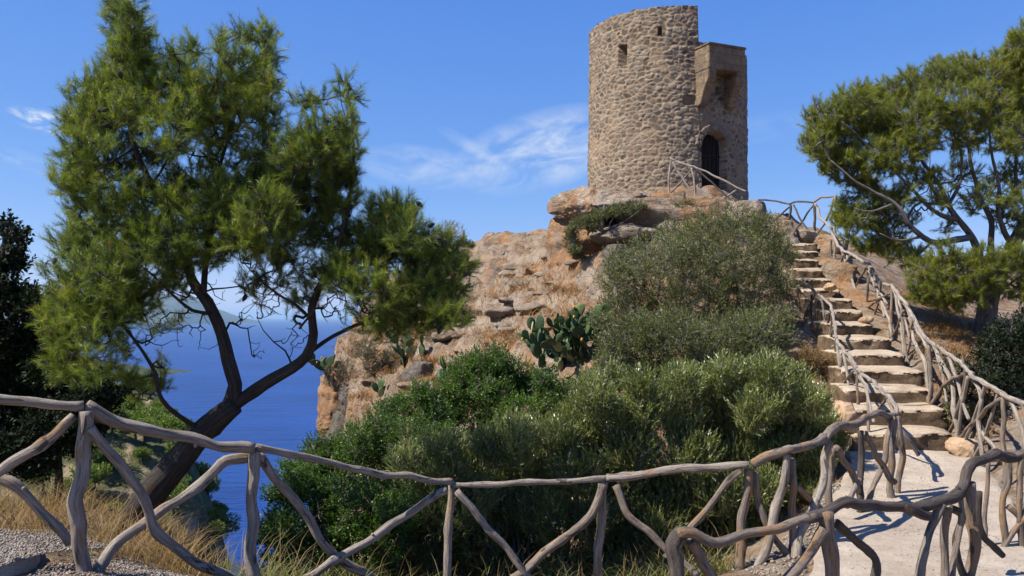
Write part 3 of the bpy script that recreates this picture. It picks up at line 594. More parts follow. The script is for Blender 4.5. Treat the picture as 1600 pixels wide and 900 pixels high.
m.color(c); b = m.bump(m.noise(p, 7, 8, 0.75), 1.0, 0.1); m.bump(br.outputs['Fac'], -.4, .02, b); ASH = m.m
def prism(name, poly, axis_o, u, v, w, thick, mat, parent, cuts=6):
    """poly in (a,b) along u,v; extruded along w by +-thick/2, bevelled"""
    bm = bmesh.new(); o = Vector(axis_o); u, v, w = Vector(u), Vector(v), Vector(w)
    f = bm.faces.new([bm.verts.new(o + u * a + v * b_ - w * thick / 2) for a, b_ in poly])
    r_ = bmesh.ops.extrude_face_region(bm, geom=[f]); bmesh.ops.translate(bm, verts=[g for g in r_['geom'] if isinstance(g, bmesh.types.BMVert)], vec=w * thick)
    bmesh.ops.recalc_face_normals(bm, faces=bm.faces)
    bmesh.ops.bevel(bm, geom=bm.edges[:], offset=0.018, segments=2, affect='EDGES')
    me = bpy.data.meshes.new(name); bm.to_mesh(me); bm.free(); me.materials.append(mat)
    ob = bpy.data.objects.new(name, me); COL.objects.link(ob); ob.parent = parent; return ob
MT = math.asin((1121 - 1041.5) / 140.0) - CAMA; rv = Vector((math.sin(MT), -math.cos(MT), 0)); tv = Vector((math.cos(MT), math.sin(MT), 0)); up = Vector((0, 0, 1))
mz1 = zpy(73, 24.0); mz0 = zpy(113, 24.0); mzb = zpy(168, 24.2); wM = 1.26; pM = .47
mach = empty('machicolation', None, None); mach.parent = tower; del mach
bpy.data.objects.remove(bpy.data.objects['machicolation'])
prism('machicolation', [(TR - .5, mz0), (TR + pM, mz0), (TR + pM, mz1 - .06), (TR - .5, mz1 - .06)], (0, 0, 0), rv, up, tv, wM, ASH, tower)
mc = bpy.data.objects['machicolation']
prism('coping', [(TR - .55, mz1 - .065), (TR + pM + .03, mz1 - .065), (TR + pM + .03, mz1), (TR - .55, mz1)], (0, 0, 0), rv, up, tv, wM + .05, ASH, mc)
for sgn in (-1, 1):
    prism('corbel', [(TR - .3, mz0 + .02), (TR + pM - .01, mz0 + .02), (TR + pM - .04, mz0 - .25), (TR + pM - .22, mz0 - .5), (TR + .06, mz0 - .92), (TR - .02, mzb), (TR - .3, mzb)], tuple(tv * sgn * (wM / 2 - .15)), rv, up, tv, .27, ASH, mc)
for w_, z_ in ((-.63 + .0, 0),): pass
# iron gate in the doorway
IR = M('dark_iron', 0.6, 0.5); IR.color((0.012, 0.011, 0.01)); DK = M('dark_door_wood', 0.8, 0.2); DK.color(DK.ramp(DK.noise(DK.obj(), 12, 4, .6, 0, (4, 4, .4)), [(0.3, (0.010, 0.008, 0.007)), (0.7, (0.03, 0.022, 0.017))]))  # near-black door panel filling the arch behind the grille
dv = Vector((math.sin(DTH), -math.cos(DTH), 0)); dt = Vector((math.cos(DTH), math.sin(DTH), 0))
poly = [(-.385, zD0 + .01), (.385, zD0 + .01)] + [(.385 * math.cos(a), zD1 - .40 + .385 * math.sin(a)) for a in np.linspace(0, math.pi, 12)]
door = prism('door', poly, tuple(dv * (TR - .36)), dt, up, dv, .05, DK.m, tower)
tb = Tubes()
for a in (-.28, -.14, 0, .14, .28):
    o = np.array(dv * (TR - .29) + dt * a); tb.add([o + (0, 0, zD0 + .03), o + (0, 0, zD1 - .40 + math.sqrt(.38 ** 2 - a * a))], .012, 6)
for z_ in (zD0 + .35, zD0 + 1.0):
    tb.add([np.array(dv * (TR - .28) - dt * .37) + (0, 0, z_), np.array(dv * (TR - .28) + dt * .37) + (0, 0, z_)], .014, 6)
tb.build('grille', IR.m, door)
def shift_children(root, loc):
    root.location = loc
tower.location = (TX, TY, 0)
# ------------------------------------------------------------------ rustic railings
_fs = [0]
def fence(root, depth, mat, rails=(), posts=(), braces=(), off=0.0, rk=.64):
    dx = [d[0] for d in depth]; dy = [d[1] for d in depth]; r_ = np.random.default_rng(len(rails) * 7 + len(posts))
    def W3(pl, o):
        return np.array([P(q[0], q[1], np.interp(q[0], dx, dy) + o) for q in pl])
    for nm, lst in (('rail', rails), ('post', posts), ('brace', braces)):
        for it in lst:
            pl, rad = it[0], it[1]; mt = it[2] if len(it) > 2 else mat; o = it[3] if len(it) > 3 else {'rail': 0, 'post': 0.0, 'brace': r_.uniform(-.03, .03)}[nm]
            w = W3(pl, o); _fs[0] += 1; rad *= rk
            if nm == 'post': w = np.vstack([w, w[-1] + (w[-1] - w[-2]) / np.linalg.norm(w[-1] - w[-2]) * .12 + (0, 0, -.18)])
            s, rr = spline(w, np.linspace(rad * 1.0, rad * (1.12 if nm == 'post' else .95), len(w)), 0.035)
            k = np.arange(len(s))[:, None] * 0.035
            j = np.concatenate([k * 3.3, k * 0, k * 0 + _fs[0] * 5.3], 1)
            s = s + np.stack([pn(j), pn(j + 7.7), pn(j + 19.1)], -1) * rad * 1.05
            rr = rr * (1 + 0.16 * pn(j * 1.7 + 3) )
            tb = Tubes(); tb.add(s, rr, 14, True, 0.22, _fs[0] * 1.0); 
            if rad > .03 and _fs[0] % 2 == 0 and nm != 'post':                     # a cut branch stub
                i = int(len(s) * r_.uniform(.25, .75)); d = np.array([r_.normal() * .4, -.6, r_.normal()]); d /= np.linalg.norm(d)
                tb.add([s[i], s[i] + d * rr[i] * 1.1, s[i] + d * rr[i] * 1.55], [rr[i] * .55, rr[i] * .42, rr[i] * .34], 8, True, .1, _fs[0] + .5)
            tb.build(nm, mt, root)
    c = W3([(posts[0][0][-1])], 0)[0]; put(root, tuple(c))
f1 = empty('wooden_railing', 'long grey log railing curving across the foreground above the drop', 'railing')
D1 = [(-120, 4.95), (125, 5.3), (395, 6.0), (705, 7.1), (940, 7.3), (1165, 7.05), (1240, 7.05), (1297, 7.5), (1345, 8.2), (1405, 8.8)]
fence(f1, D1, WOOD, rk=.74,
  rails=[([(-110, 605), (0, 622), (60, 626), (128, 634)], .042), ([(134, 634), (190, 658), (250, 672), (310, 688), (350, 696), (396, 702)], .052), ([(399, 699), (500, 720), (600, 741), (706, 754)], .037),
         ([(708, 757), (800, 755), (880, 750), (947, 745)], .034), ([(949, 746), (1040, 738), (1110, 729), (1172, 726)], .046),
         ([(1175, 727), (1195, 718), (1212, 712), (1230, 701), (1262, 696), (1292, 682)], .050, WOOD2), ([(1286, 692), (1298, 672), (1330, 665), (1345, 656), (1372, 646), (1396, 650)], .048, WOOD2)],
  posts=[([(135, 642), (124, 700), (121, 780), (124, 900)], .060), ([(396, 706), (394, 800), (396, 925)], .052), ([(706, 760), (701, 830), (698, 945)], .042, WOOD, .03), ([(947, 752), (938, 835), (930, 930)], .046),
         ([(1168, 735), (1161, 790), (1160, 905)], .050, WOOD2), ([(1229, 708), (1224, 760), (1205, 820), (1180, 900)], .046, WOOD), ([(1237, 716), (1240, 780), (1238, 865)], .040, WOOD2, .06),
         ([(1295, 690), (1285, 745), (1265, 800), (1243, 855)], .045, WOOD), ([(1299, 700), (1297, 760), (1295, 815)], .038, WOOD2, .05), ([(1345, 672), (1347, 715), (1344, 790)], .040, WOODD),
         ([(1396, 652), (1386, 690), (1378, 735), (1352, 790)], .036, WOOD2, -.05), ([(1397, 652), (1392, 710), (1394, 785)], .046, WOOD2), ([(1403, 650), (1408, 700), (1404, 765)], .040, WOOD2, .07)],
  braces=[([(119, 648), (65, 696), (0, 738), (-70, 775)], .042, WOOD, .06), ([(-60, 748), (0, 754), (30, 765), (65, 795), (95, 828), (108, 850)], .044, WOOD, .12), ([(137, 668), (165, 700), (200, 745), (225, 785), (250, 830), (285, 865), (350, 903), (400, 925)], .046, WOOD, -.03),
          ([(390, 713), (358, 718), (335, 740), (305, 765), (250, 797), (200, 835), (150, 895)], .046, WOOD, .05), ([(405, 714), (430, 750), (475, 795), (500, 845), (530, 875), (590, 905), (640, 925)], .046, WOOD, .06),
          ([(695, 768), (640, 802), (575, 845), (530, 872), (480, 905), (440, 930)], .043, WOOD, -.04), ([(713, 766), (750, 810), (800, 868), (832, 910)], .040, WOOD, -.04),
          ([(942, 757), (926, 802), (892, 832), (840, 875), (800, 905)], .050, WOOD2, -.05), ([(960, 757), (982, 805), (1020, 838), (1056, 868), (1090, 900)], .042, WOOD2, -.04),
          ([(1158, 736), (1120, 775), (1085, 820), (1040, 870)], .038, WOOD2, -.05), ([(1180, 738), (1187, 785), (1212, 842), (1242, 876)], .040, WOOD2, .03), ([(1306, 700), (1330, 732), (1345, 780)], .042, WOOD2, .05), ([(1352, 676), (1372, 715), (1396, 752)], .040, WOOD2, -.04),
          ([(1243, 758), (1270, 785), (1292, 812)], .036, WOOD2, .05), ([(1340, 750), (1322, 790)], .036, WOOD2, .02)])
f4 = empty('wooden_railing', 'nearest dark gnarled log railing bending along the near side of the path', 'railing')
D4 = [(1030, 4.8), (1060, 4.85), (1300, 5.2), (1450, 5.7), (1520, 6.1), (1590, 6.5), (1660, 6.9)]
fence(f4, D4, WOOD2, rk=.75,
  rails=[([(1058, 833), (1080, 833), (1112, 845), (1150, 841), (1200, 829), (1240, 818), (1275, 808)], .040), ([(1262, 810), (1290, 800), (1312, 788), (1326, 783), (1345, 789), (1400, 791), (1452, 802)], .046, WOODD),
         ([(1428, 798), (1468, 784), (1503, 763), (1515, 740), (1526, 722), (1552, 708), (1578, 711), (1590, 716)], .050, WOODD), ([(1583, 716), (1600, 707), (1650, 690), (1700, 672)], .044)],
  posts=[([(1068, 832), (1056, 850), (1060, 880), (1050, 960)], .055, WOODD), ([(1290, 805), (1296, 850), (1300, 900), (1302, 1010)], .052), ([(1479, 792), (1477, 850), (1478, 960)], .034), ([(1514, 752), (1518, 820), (1516, 960)], .052), ([(1500, 770), (1497, 840), (1480, 960)], .026)],
  braces=[([(1474, 790), (1460, 822), (1450, 852), (1436, 900), (1425, 950)], .040, WOOD2, -.04), ([(1486, 794), (1501, 808), (1492, 847), (1499, 885), (1520, 930)], .034, WOODD, .04), ([(1530, 768), (1535, 830), (1548, 850), (1565, 866)], .034, WOODD, .04),
          ([(1306, 815), (1340, 847), (1368, 880), (1362, 930)], .036, WOODD, .03), ([(1290, 826), (1268, 862), (1230, 905), (1200, 945)], .044, WOOD2, -.04), ([(1078, 842), (1098, 868), (1116, 905), (1130, 950)], .042, WOOD2, .04)])
f7 = empty('wooden_railing', 'log railing with orange peeled posts at the right edge beyond the path', 'railing')
D7 = [(1500, 7.1), (1700, 7.0)]
fence(f7, D7, WOOD2,
  rails=[([(1540, 722), (1575, 716), (1600, 712), (1680, 716)], .042)],
  posts=[([(1577, 716), (1574, 750), (1563, 785), (1570, 840), (1560, 900)], .040), ([(1598, 714), (1592, 770), (1597, 870), (1600, 905)], .036), ([(1545, 722), (1540, 790)], .026)],
  braces=[([(1572, 792), (1592, 812), (1612, 850)], .034), ([(1602, 808), (1566, 858), (1538, 905)], .036), ([(1630, 730), (1604, 790), (1588, 830)], .034)])
def extra(rail, depth, n, seed, h, rad, mats):
    """more crossed sticks between a rail and the ground"""
    rg = np.random.default_rng(seed); xs = [q[0] for q in rail]; ys = [q[1] for q in rail]; dx = [d[0] for d in depth]; dy = [d[1] for d in depth]; out = []
    for k in range(n):
        t = (k + rg.uniform(.1, .9)) / n * (len(rail) - 1); a = np.interp(t, range(len(rail)), xs); b_ = np.interp(t, range(len(rail)), ys); Y = np.interp(a, dx, dy)
        s_ = F / Y; d = rg.choice([-1, 1]) * rg.uniform(.12, .42) * s_; hh = h * s_ * rg.uniform(.85, 1.1)
        out.append(([(a, b_ + 2), (a + d * .4 + rg.uniform(-.04, .04) * s_, b_ + hh * .5), (a + d, b_ + hh)], rad * rg.uniform(.75, 1.1), mats[k % len(mats)], rg.uniform(-.07, .09)))
    return out
f2 = empty('wooden_railing', 'narrow log railing on the left side of the stone steps', 'railing')
D2 = [(1257, 16.0), (1297, 14.4), (1308, 13.0), (1340, 11.8), (1364, 10.8), (1405, 9.2)]
fence(f2, D2, WOODP,
  rails=[([(1255, 437), (1275, 458), (1297, 477), (1303, 500), (1306, 530)], .036), ([(1307, 530), (1316, 545), (1330, 560), (1338, 576)], .040), ([(1339, 577), (1364, 597), (1388, 620), (1400, 634), (1402, 648)], .040)],
  posts=[([(1268, 461), (1267, 490), (1268, 530)], .035, WOODD), ([(1275, 466), (1272, 500), (1282, 548)], .035, WOOD2), ([(1297, 488), (1290, 520), (1290, 556)], .035, WOODD), ([(1305, 536), (1306, 580), (1312, 636)], .030, WOODD), ([(1314, 556), (1314, 600), (1309, 632)], .036, WOOD),
         ([(1318, 552), (1328, 610), (1338, 662)], .034, WOOD), ([(1340, 582), (1341, 620), (1338, 665)], .032, WOOD2), ([(1346, 588), (1356, 613), (1357, 662)], .030, WOOD), ([(1300, 490), (1296, 530), (1300, 556)], .03, WOODP)],
  braces=extra([(1257, 440), (1297, 478), (1306, 530), (1338, 576), (1400, 634)], D2, 7, 5, .72, .034, [WOOD, WOOD2, WOODP]) + [([(1334, 580), (1314, 604), (1308, 628)], .030, WOOD2, -.04), ([(1386, 622), (1366, 648)], .028, WOOD2, -.03), ([(1302, 540), (1285, 556)], .026, WOOD)])
f3 = empty('wooden_railing', 'tall tangled log railing on the right side of the stone steps', 'railing')
D3 = [(1270, 19.8), (1303, 18.5), (1329, 17.3), (1356, 16.0), (1375, 15.0), (1393, 14.2), (1425, 13.0), (1449, 12.0), (1495, 11.0), (1519, 10.3), (1567, 9.3), (1600, 8.8), (1660, 8.2)]
fence(f3, D3, WOODP,
  rails=[([(1274, 318), (1281, 336), (1288, 347), (1300, 357)], .045), ([(1299, 356), (1303, 371), (1313, 387), (1329, 397), (1356, 413)], .050), ([(1356, 412), (1366, 428), (1376, 442), (1394, 446)], .042), ([(1394, 446), (1409, 467), (1425, 492), (1437, 514), (1450, 533)], .044),
         ([(1450, 534), (1470, 546), (1495, 563), (1519, 585)], .042, WOOD), ([(1517, 583), (1540, 600), (1567, 617), (1600, 630), (1660, 650)], .045, WOOD)],
  posts=[([(1299, 374), (1298, 405), (1298, 440)], .035, WOOD2), ([(1303, 380), (1306, 420), (1322, 465)], .036, WOOD), ([(1319, 398), (1319, 430), (1322, 463)], .036, WOODD), ([(1324, 400), (1330, 432), (1346, 480)], .036), ([(1355, 415), (1356, 445), (1354, 476)], .034, WOOD2),
         ([(1357, 424), (1372, 460), (1392, 508)], .036), ([(1393, 450), (1393, 490), (1390, 528)], .036, WOOD2), ([(1395, 450), (1405, 490), (1410, 528)], .034), ([(1409, 480), (1413, 530), (1419, 572)], .034, WOOD2), ([(1420, 495), (1428, 533), (1444, 563), (1449, 610)], .040, WOOD),
         ([(1452, 540), (1454, 580), (1455, 624)], .042, WOOD2), ([(1458, 540), (1478, 575), (1487, 610), (1496, 680)], .042, WOOD), ([(1512, 588), (1505, 630), (1497, 682)], .034, WOOD), ([(1520, 592), (1532, 620), (1529, 655), (1533, 690)], .036, WOOD), ([(1568, 620), (1567, 660), (1568, 712)], .038, WOOD2),
         ([(1576, 622), (1590, 645), (1597, 675), (1604, 730)], .034, WOOD)],
  braces=extra([(1303, 375), (1329, 397), (1356, 413), (1376, 442), (1394, 446), (1425, 492), (1450, 533), (1495, 563), (1519, 585), (1567, 617), (1600, 630)], D3, 14, 6, .85, .036, [WOOD, WOOD2, WOODP]) + [([(1505, 584), (1476, 601), (1454, 634)], .036, WOOD2, -.04), ([(1564, 624), (1535, 646), (1500, 685)], .038, WOOD2, -.04), ([(1412, 486), (1402, 510), (1392, 527)], .034, WOOD2, -.03), ([(1353, 418), (1338, 445)], .032, WOOD2), ([(1391, 458), (1370, 470), (1348, 487)], .036, WOOD2, -.04),
          ([(1319, 398), (1308, 425), (1300, 441)], .034, WOOD2), ([(1322, 463), (1345, 484), (1388, 516)], .032, WOOD2, .1), ([(1440, 562), (1424, 572)], .034, WOOD), ([(1529, 664), (1556, 702)], .036, WOOD, .1), ([(1363, 470), (1420, 500), (1442, 512)], .028, WOODD, .15), ([(1300, 440), (1330, 468)], .03, WOOD2, .1)])
f5 = empty('wooden_railing', 'dark slender log railing on the terrace at the head of the steps', 'railing')
D5 = [(1180, 21.5), (1240, 20.8), (1273, 20.2), (1307, 19.5)]
fence(f5, D5, WOODD,
  rails=[([(1185, 312), (1210, 314), (1234, 319)], .034), ([(1233, 319), (1245, 315), (1273, 316)], .036), ([(1273, 315), (1285, 308), (1307, 307)], .036, WOOD2)],
  posts=[([(1236, 320), (1234, 340), (1231, 366)], .044), ([(1272, 317), (1273, 340), (1273, 366)], .044), ([(1306, 307), (1305, 335), (1305, 366)], .046, WOODP)],
  braces=[([(1236, 321), (1222, 334), (1208, 346)], .032), ([(1240, 320), (1254, 348), (1272, 366)], .034), ([(1271, 320), (1254, 344), (1237, 368)], .034), ([(1303, 309), (1294, 340), (1278, 364)], .034, WOOD2), ([(1206, 352), (1240, 370)], .032)])
f6 = empty('wooden_railing', 'small bleached log railing in front of the tower doorway', 'railing')
D6 = [(1040, 23.2), (1170, 22.3)]
fence(f6, D6, WOODP,
  rails=[([(1047, 247), (1064, 254), (1083, 261)], .048), ([(1082, 260), (1110, 272), (1165, 299)], .04, WOOD)],
  posts=[([(1049, 250), (1045, 280), (1046, 306)], .040), ([(1082, 263), (1084, 285), (1087, 312)], .044)],
  braces=[([(1051, 253), (1064, 275), (1088, 312)], .05), ([(1082, 264), (1064, 284), (1046, 304)], .036, WOOD2), ([(1089, 264), (1118, 290), (1152, 322)], .036, WOODD), ([(1150, 298), (1125, 312), (1098, 323)], .040, WOOD)])
# ------------------------------------------------------------------ vegetation
def unit(v): return v / (np.linalg.norm(v, axis=-1, keepdims=True) + 1e-9)
def needles(C, D, n, L, w, ang, rg, tint, spread=0.05):
    """C,D (N,3): tuft centre and direction; n needles each"""
    N = len(C); C = np.repeat(C, n, 0); D = np.repeat(unit(D), n, 0)
    r = unit(rg.normal(size=(N * n, 3))); r = unit(r - D * (r * D).sum(1, keepdims=True))
    a = R(ang) * rg.uniform(.35, 1.25, (N * n, 1)); d = D * np.cos(a) + r * np.sin(a)
    b_ = C + D * rg.uniform(-spread, spread * .6, (N * n, 1)); L = L * rg.uniform(.7, 1.15, (N * n, 1))
    s = unit(np.cross(d, rg.normal(size=(N * n, 3)))) * w * .5
    V = np.stack([b_ - s, b_ + s, b_ + d * L], 1).reshape(-1, 3)
    f = np.arange(N * n * 3).reshape(-1, 3); t = np.repeat(np.clip(np.repeat(tint, n) + rg.normal(size=N * n) * .08, 0, 1), 3)
    return V, f, t
def leaves(C, D, n, L, w, slen, ang, rg, tint, curl=.15, tv=.1):
    """sprigs: n leaves along a shoot of length slen"""
    N = len(C); k = np.tile((np.arange(n) + .5) / n, N)[:, None]; C = np.repeat(C, n, 0); D = np.repeat(unit(D), n, 0); M_ = N * n
    r = unit(rg.normal(size=(M_, 3))); r = unit(r - D * (r * D).sum(1, keepdims=True))
    a = R(ang) * rg.uniform(.5, 1.3, (M_, 1)) * (1 - .5 * k); d = unit(D * np.cos(a) + r * np.sin(a)); d[:, 2] -= .05
    b_ = C + D * slen * (k - .5); L = L * rg.uniform(.65, 1.2, (M_, 1)) * (1 - .25 * k)
    nr = unit(D * .6 + rg.normal(size=(M_, 3)) * .5 + (0, 0, .4)); s = unit(np.cross(d, nr)) * w * .5 * rg.uniform(.8, 1.2, (M_, 1)); nn_ = np.cross(s, d); nn_ = unit(nn_)
    V = np.stack([b_, b_ + d * L * .45 + s + nn_ * L * curl * .3, b_ + d * L - nn_ * L * curl * .4, b_ + d * L * .45 - s + nn_ * L * curl * .3], 1).reshape(-1, 3)
    f = np.arange(M_ * 4).reshape(-1, 4); t = np.repeat(np.clip(np.repeat(tint, n) + rg.normal(size=M_) * tv, 0, 1), 4)
    return V, f, t
def sample_clump(c, r, n, rg, shell=.6):
    d = unit(rg.normal(size=(n, 3))); rr = np.where(rg.random((n, 1)) < shell, rg.uniform(.72, 1.04, (n, 1)), rg.random((n, 1)) ** .5 * .8)
    return c + d * rr * r, d
def grow(nodes, targets, rg, sides=5, r0=.0035, ex=.42, rmax=.05, wob=.12, tb=None, every=1):
    """connect every target to the nearest node of the growing branch system; radii from the number of twigs carried"""
    pos = [np.array(n_) for n_ in nodes]; par = [-1] * len(pos); base = len(pos)
    A = np.empty((len(pos) + 2 * len(targets) + 2, 3)); A[:base] = np.array(pos); m_ = base
    T = targets.copy(); d0 = np.min(np.linalg.norm(T[:, None] - A[None, :base], axis=2), axis=1) if base * len(T) < 4e6 else np.zeros(len(T))
    parr = np.full(len(A), -1); w = np.zeros(len(A))
    for i in np.argsort(d0):
        t = T[i]; dd = ((A[:m_] - t) ** 2).sum(1); j = int(np.argmin(dd)); L = math.sqrt(dd[j])
        mid = (A[j] + t) / 2 + rg.normal(size=3) * L * wob + np.array((0, 0, -L * .08))
        A[m_] = mid; parr[m_] = j; A[m_ + 1] = t; parr[m_ + 1] = m_; w[m_ + 1] = 1; m_ += 2
    for k in range(m_ - 1, base - 1, -1): w[parr[k]] += w[k]
    rad = np.minimum(r0 * np.maximum(w, 1) ** ex, rmax)
    # chains as short tubes (segments share frames roughly; gaps hidden by radius)
    a = A[parr[base:m_]]; b_ = A[base:m_]; ra = np.minimum(rad[parr[base:m_]], rad[base:m_] * 1.5); rb = rad[base:m_]
    t = unit(b_ - a); ref = np.where(np.abs(t[:, 2:]) < .8, np.array((0, 0, 1.)), np.array((1., 0, 0))); n_ = unit(np.cross(t, ref)); bb = np.cross(t, n_)
    an = np.arange(sides) / sides * 2 * np.pi; ring = np.cos(an)[None, :, None] * n_[:, None] + np.sin(an)[None, :, None] * bb[:, None]
    V = np.concatenate([a[:, None] + ring * ra[:, None, None], b_[:, None] + ring * rb[:, None, None]], 1); K = len(a)
    i = np.arange(K)[:, None] * 2 * sides; j = np.arange(sides)[None]; j2 = (j + 1) % sides
    f = np.stack([i + j, i + j2, i + j2 + sides, i + j + sides], -1).reshape(-1, 4)
    loc = np.zeros((K, 2 * sides, 3)); loc[:, :, 0] = np.tile(np.cos(an), 2)[None] * rb[:, None]; loc[:, :, 1] = np.tile(np.sin(an), 2)[None] * rb[:, None]
    loc[:, :, 2] = np.arange(K)[:, None] * .37; loc[:, sides:, 2] += np.linalg.norm(b_ - a, axis=1)[:, None]
    if tb is not None:
        tb.V.append(V.reshape(-1, 3)); tb.L.append(loc.reshape(-1, 3)); tb.Fq.append(f + tb.n); tb.n += V.shape[0] * V.shape[1]
def clump_pts(clumps, Y0, seed, jit=.6, back=.6, rs=1.0):
    """(px,py,rpx[,density[,dy]]) -> world centre, radius, density; companions behind give the crown depth"""
    rg = np.random.default_rng(seed); out = []
    for q in clumps:
        px, py, rp = q[:3]; rp *= rs; de = q[3] if len(q) > 3 else 1.0; dy = q[4] if len(q) > 4 else rg.uniform(-jit, jit)
        Y = Y0 + dy; r = rp / F * Y; out.append((P(px, py, Y), r, de))
        if rg.random() < back:
            y2 = Y0 + (jit * 1.2 if dy < 0 else -jit * .4) + rg.uniform(0, jit); out.append((P(px + rg.uniform(-.4, .4) * rp, py + rg.uniform(-.2, .4) * rp, y2), r * .75, de * .8))
    return out
def tree(name, label, cat, limbs, clumps, Y0, seed, needle=dict(), group=None, bark=BARK, leafm=NEEDLE, jit=.6, tufts=2600, att=9, trunkseg=.08, tw=.0035, back=.6, base=None, rough=.14, rs=1.0, bare=(), lk=1.0, shoots=0):
    root = empty(name, label, cat, group); rg = np.random.default_rng(seed); nodes = []; first = True; tb = Tubes()
    for k, (pl, r1, r2) in enumerate(limbs):
        w = np.array([P(q[0], q[1], Y0 + (q[2] if len(q) > 2 else 0)) for q in pl]); rr = np.linspace(r1, r2, len(w)) * lk
        s, rr = spline(w, rr, trunkseg); kk = np.arange(len(s))[:, None] * trunkseg
        jj = np.concatenate([kk * 1.6, kk * 0, kk * 0 + k * 3.7 + seed], 1); s = s + np.stack([pn(jj), pn(jj + 5), pn(jj + 11)], -1) * min(.05, r1 * .6) * np.clip(kk * 3, 0, 1)
        tt_ = Tubes() if k == 0 else tb; tt_.add(s, rr, 14 if k == 0 else 9, True, rough, seed + k); nodes.append(s[1::2] if len(s) > 4 else s)
        if k == 0: tt_.build('trunk', bark, root); base_pt = w[0]
    cl_ = clump_pts(clumps, Y0, seed, jit, back, rs); nodes = np.vstack(nodes); T = []; C = []; D = []; tint = []
    tot_ = sum(r ** 2 * d for _, r, d in cl_)
    for c, r, de in cl_:
        n = max(6, int(tufts * r * r * de / tot_)); na = max(3, n // att); rr3 = np.array((1, 1, .82)) * r
        pa, _ = sample_clump(c, rr3 * .85, na, rg, .5); T.append(pa)
        pc, dd = sample_clump(c, rr3, n, rg, .62)
        pc = pc + .22 * r * np.stack([pn(pc * 3.1), pn(pc * 3.1 + 9), pn(pc * 3.1 + 17)], -1)
        C.append(pc); D.append(dd * .7 + rg.normal(size=(n, 3)) * .45 + (0, 0, needle.get('up', .55))); base_t = rg.normal() * .07
        tint.append(np.clip(.48 + base_t + .14 * pn(pc * 2.2) + rg.normal(size=n) * .07, 0, .92))
    for px, py, rp, nb in bare:
        Y = Y0 + rg.uniform(-.4, .4); T.append(sample_clump(P(px, py, Y), rp / F * Y * np.array((1, 1.2, 1)), nb, rg, .2)[0])
    T = np.vstack(T); C = np.vstack(C); D = np.vstack(D); tint = np.concatenate(tint); CB = C
    if shoots:                                         # needles sit in brushes along short shoots, paler at the tip
        k_ = rg.choice(len(C), len(C) // shoots, replace=False); C = C[k_]; D = unit(D[k_]); tint = tint[k_] + rg.normal(size=len(k_)) * .08; sp_ = needle.get('L', .085) * .42
        st_ = np.arange(shoots)[None, :, None]; bend = unit(rg.normal(size=(len(C), 1, 3)) + (0, 0, .5)) * sp_ * .12
        CB = np.repeat(C, shoots, 0); C = (C[:, None] + D[:, None] * sp_ * (st_ - shoots * .4) + bend * st_ ** 2).reshape(-1, 3); D = (D[:, None] + bend * 6 * st_).reshape(-1, 3); tint = (tint[:, None] + np.linspace(-.16, .16, shoots)[None]).ravel().clip(0, .93)
    tint[rg.random(len(tint)) < needle.get('dry', .006)] = 1.0
    grow(nodes, T, rg, 5, tw, .42, .045, wob=.07, tb=tb)
    # short twiglets carrying the tufts, so no tuft floats
    d2 = unit(D); nearest = []
    for s in range(0, len(C), 2000):
        dd = ((C[s:s + 2000, None] - T[None]) ** 2).sum(2); nearest.append(np.argmin(dd, 1))
    Q = T[np.concatenate(nearest)]; a = Q; b_ = C; t = unit(b_ - a); n_ = unit(np.cross(t, rg.normal(size=t.shape))); bb = np.cross(t, n_)
    an = np.arange(3) / 3 * 2 * np.pi; ring = np.cos(an)[None, :, None] * n_[:, None] + np.sin(an)[None, :, None] * bb[:, None]; ra = needle.get('tr', .0022)
    V = np.concatenate([a[:, None] + ring * ra, b_[:, None] + ring * ra * .6], 1); i = np.arange(len(a))[:, None] * 6; j = np.arange(3)[None]; j2 = (j + 1) % 3
    tb.V.append(V.reshape(-1, 3)); tb.L.append(np.repeat(np.arange(len(a))[:, None] * (.01, .0, .3), 6, 0)); tb.Fq.append(np.stack([i + j, i + j2, i + j2 + 3, i + j + 3], -1).reshape(-1, 4) + tb.n); tb.n += len(a) * 6
    tb.build('branches', bark, root)
    kind = needle.get('kind', 'needle')
    if kind == 'needle': V, f, t = needles(C, D, needle.get('n', 24), needle.get('L', .085), needle.get('w', .0035), needle.get('ang', 52), rg, tint, needle.get('sp', .05))
    else: V, f, t = leaves(C, D, needle.get('n', 12), needle.get('L', .05), needle.get('w', .014), needle.get('sl', .18), needle.get('ang', 45), rg, tint, tv=needle.get('tv', .1))
    newmesh('crown' if cat == 'tree' else 'foliage', V, f, leafm, root, smooth=False, attrs={'tint': ('FLOAT', t)})
    put(root, tuple(base_pt))
    return root, C
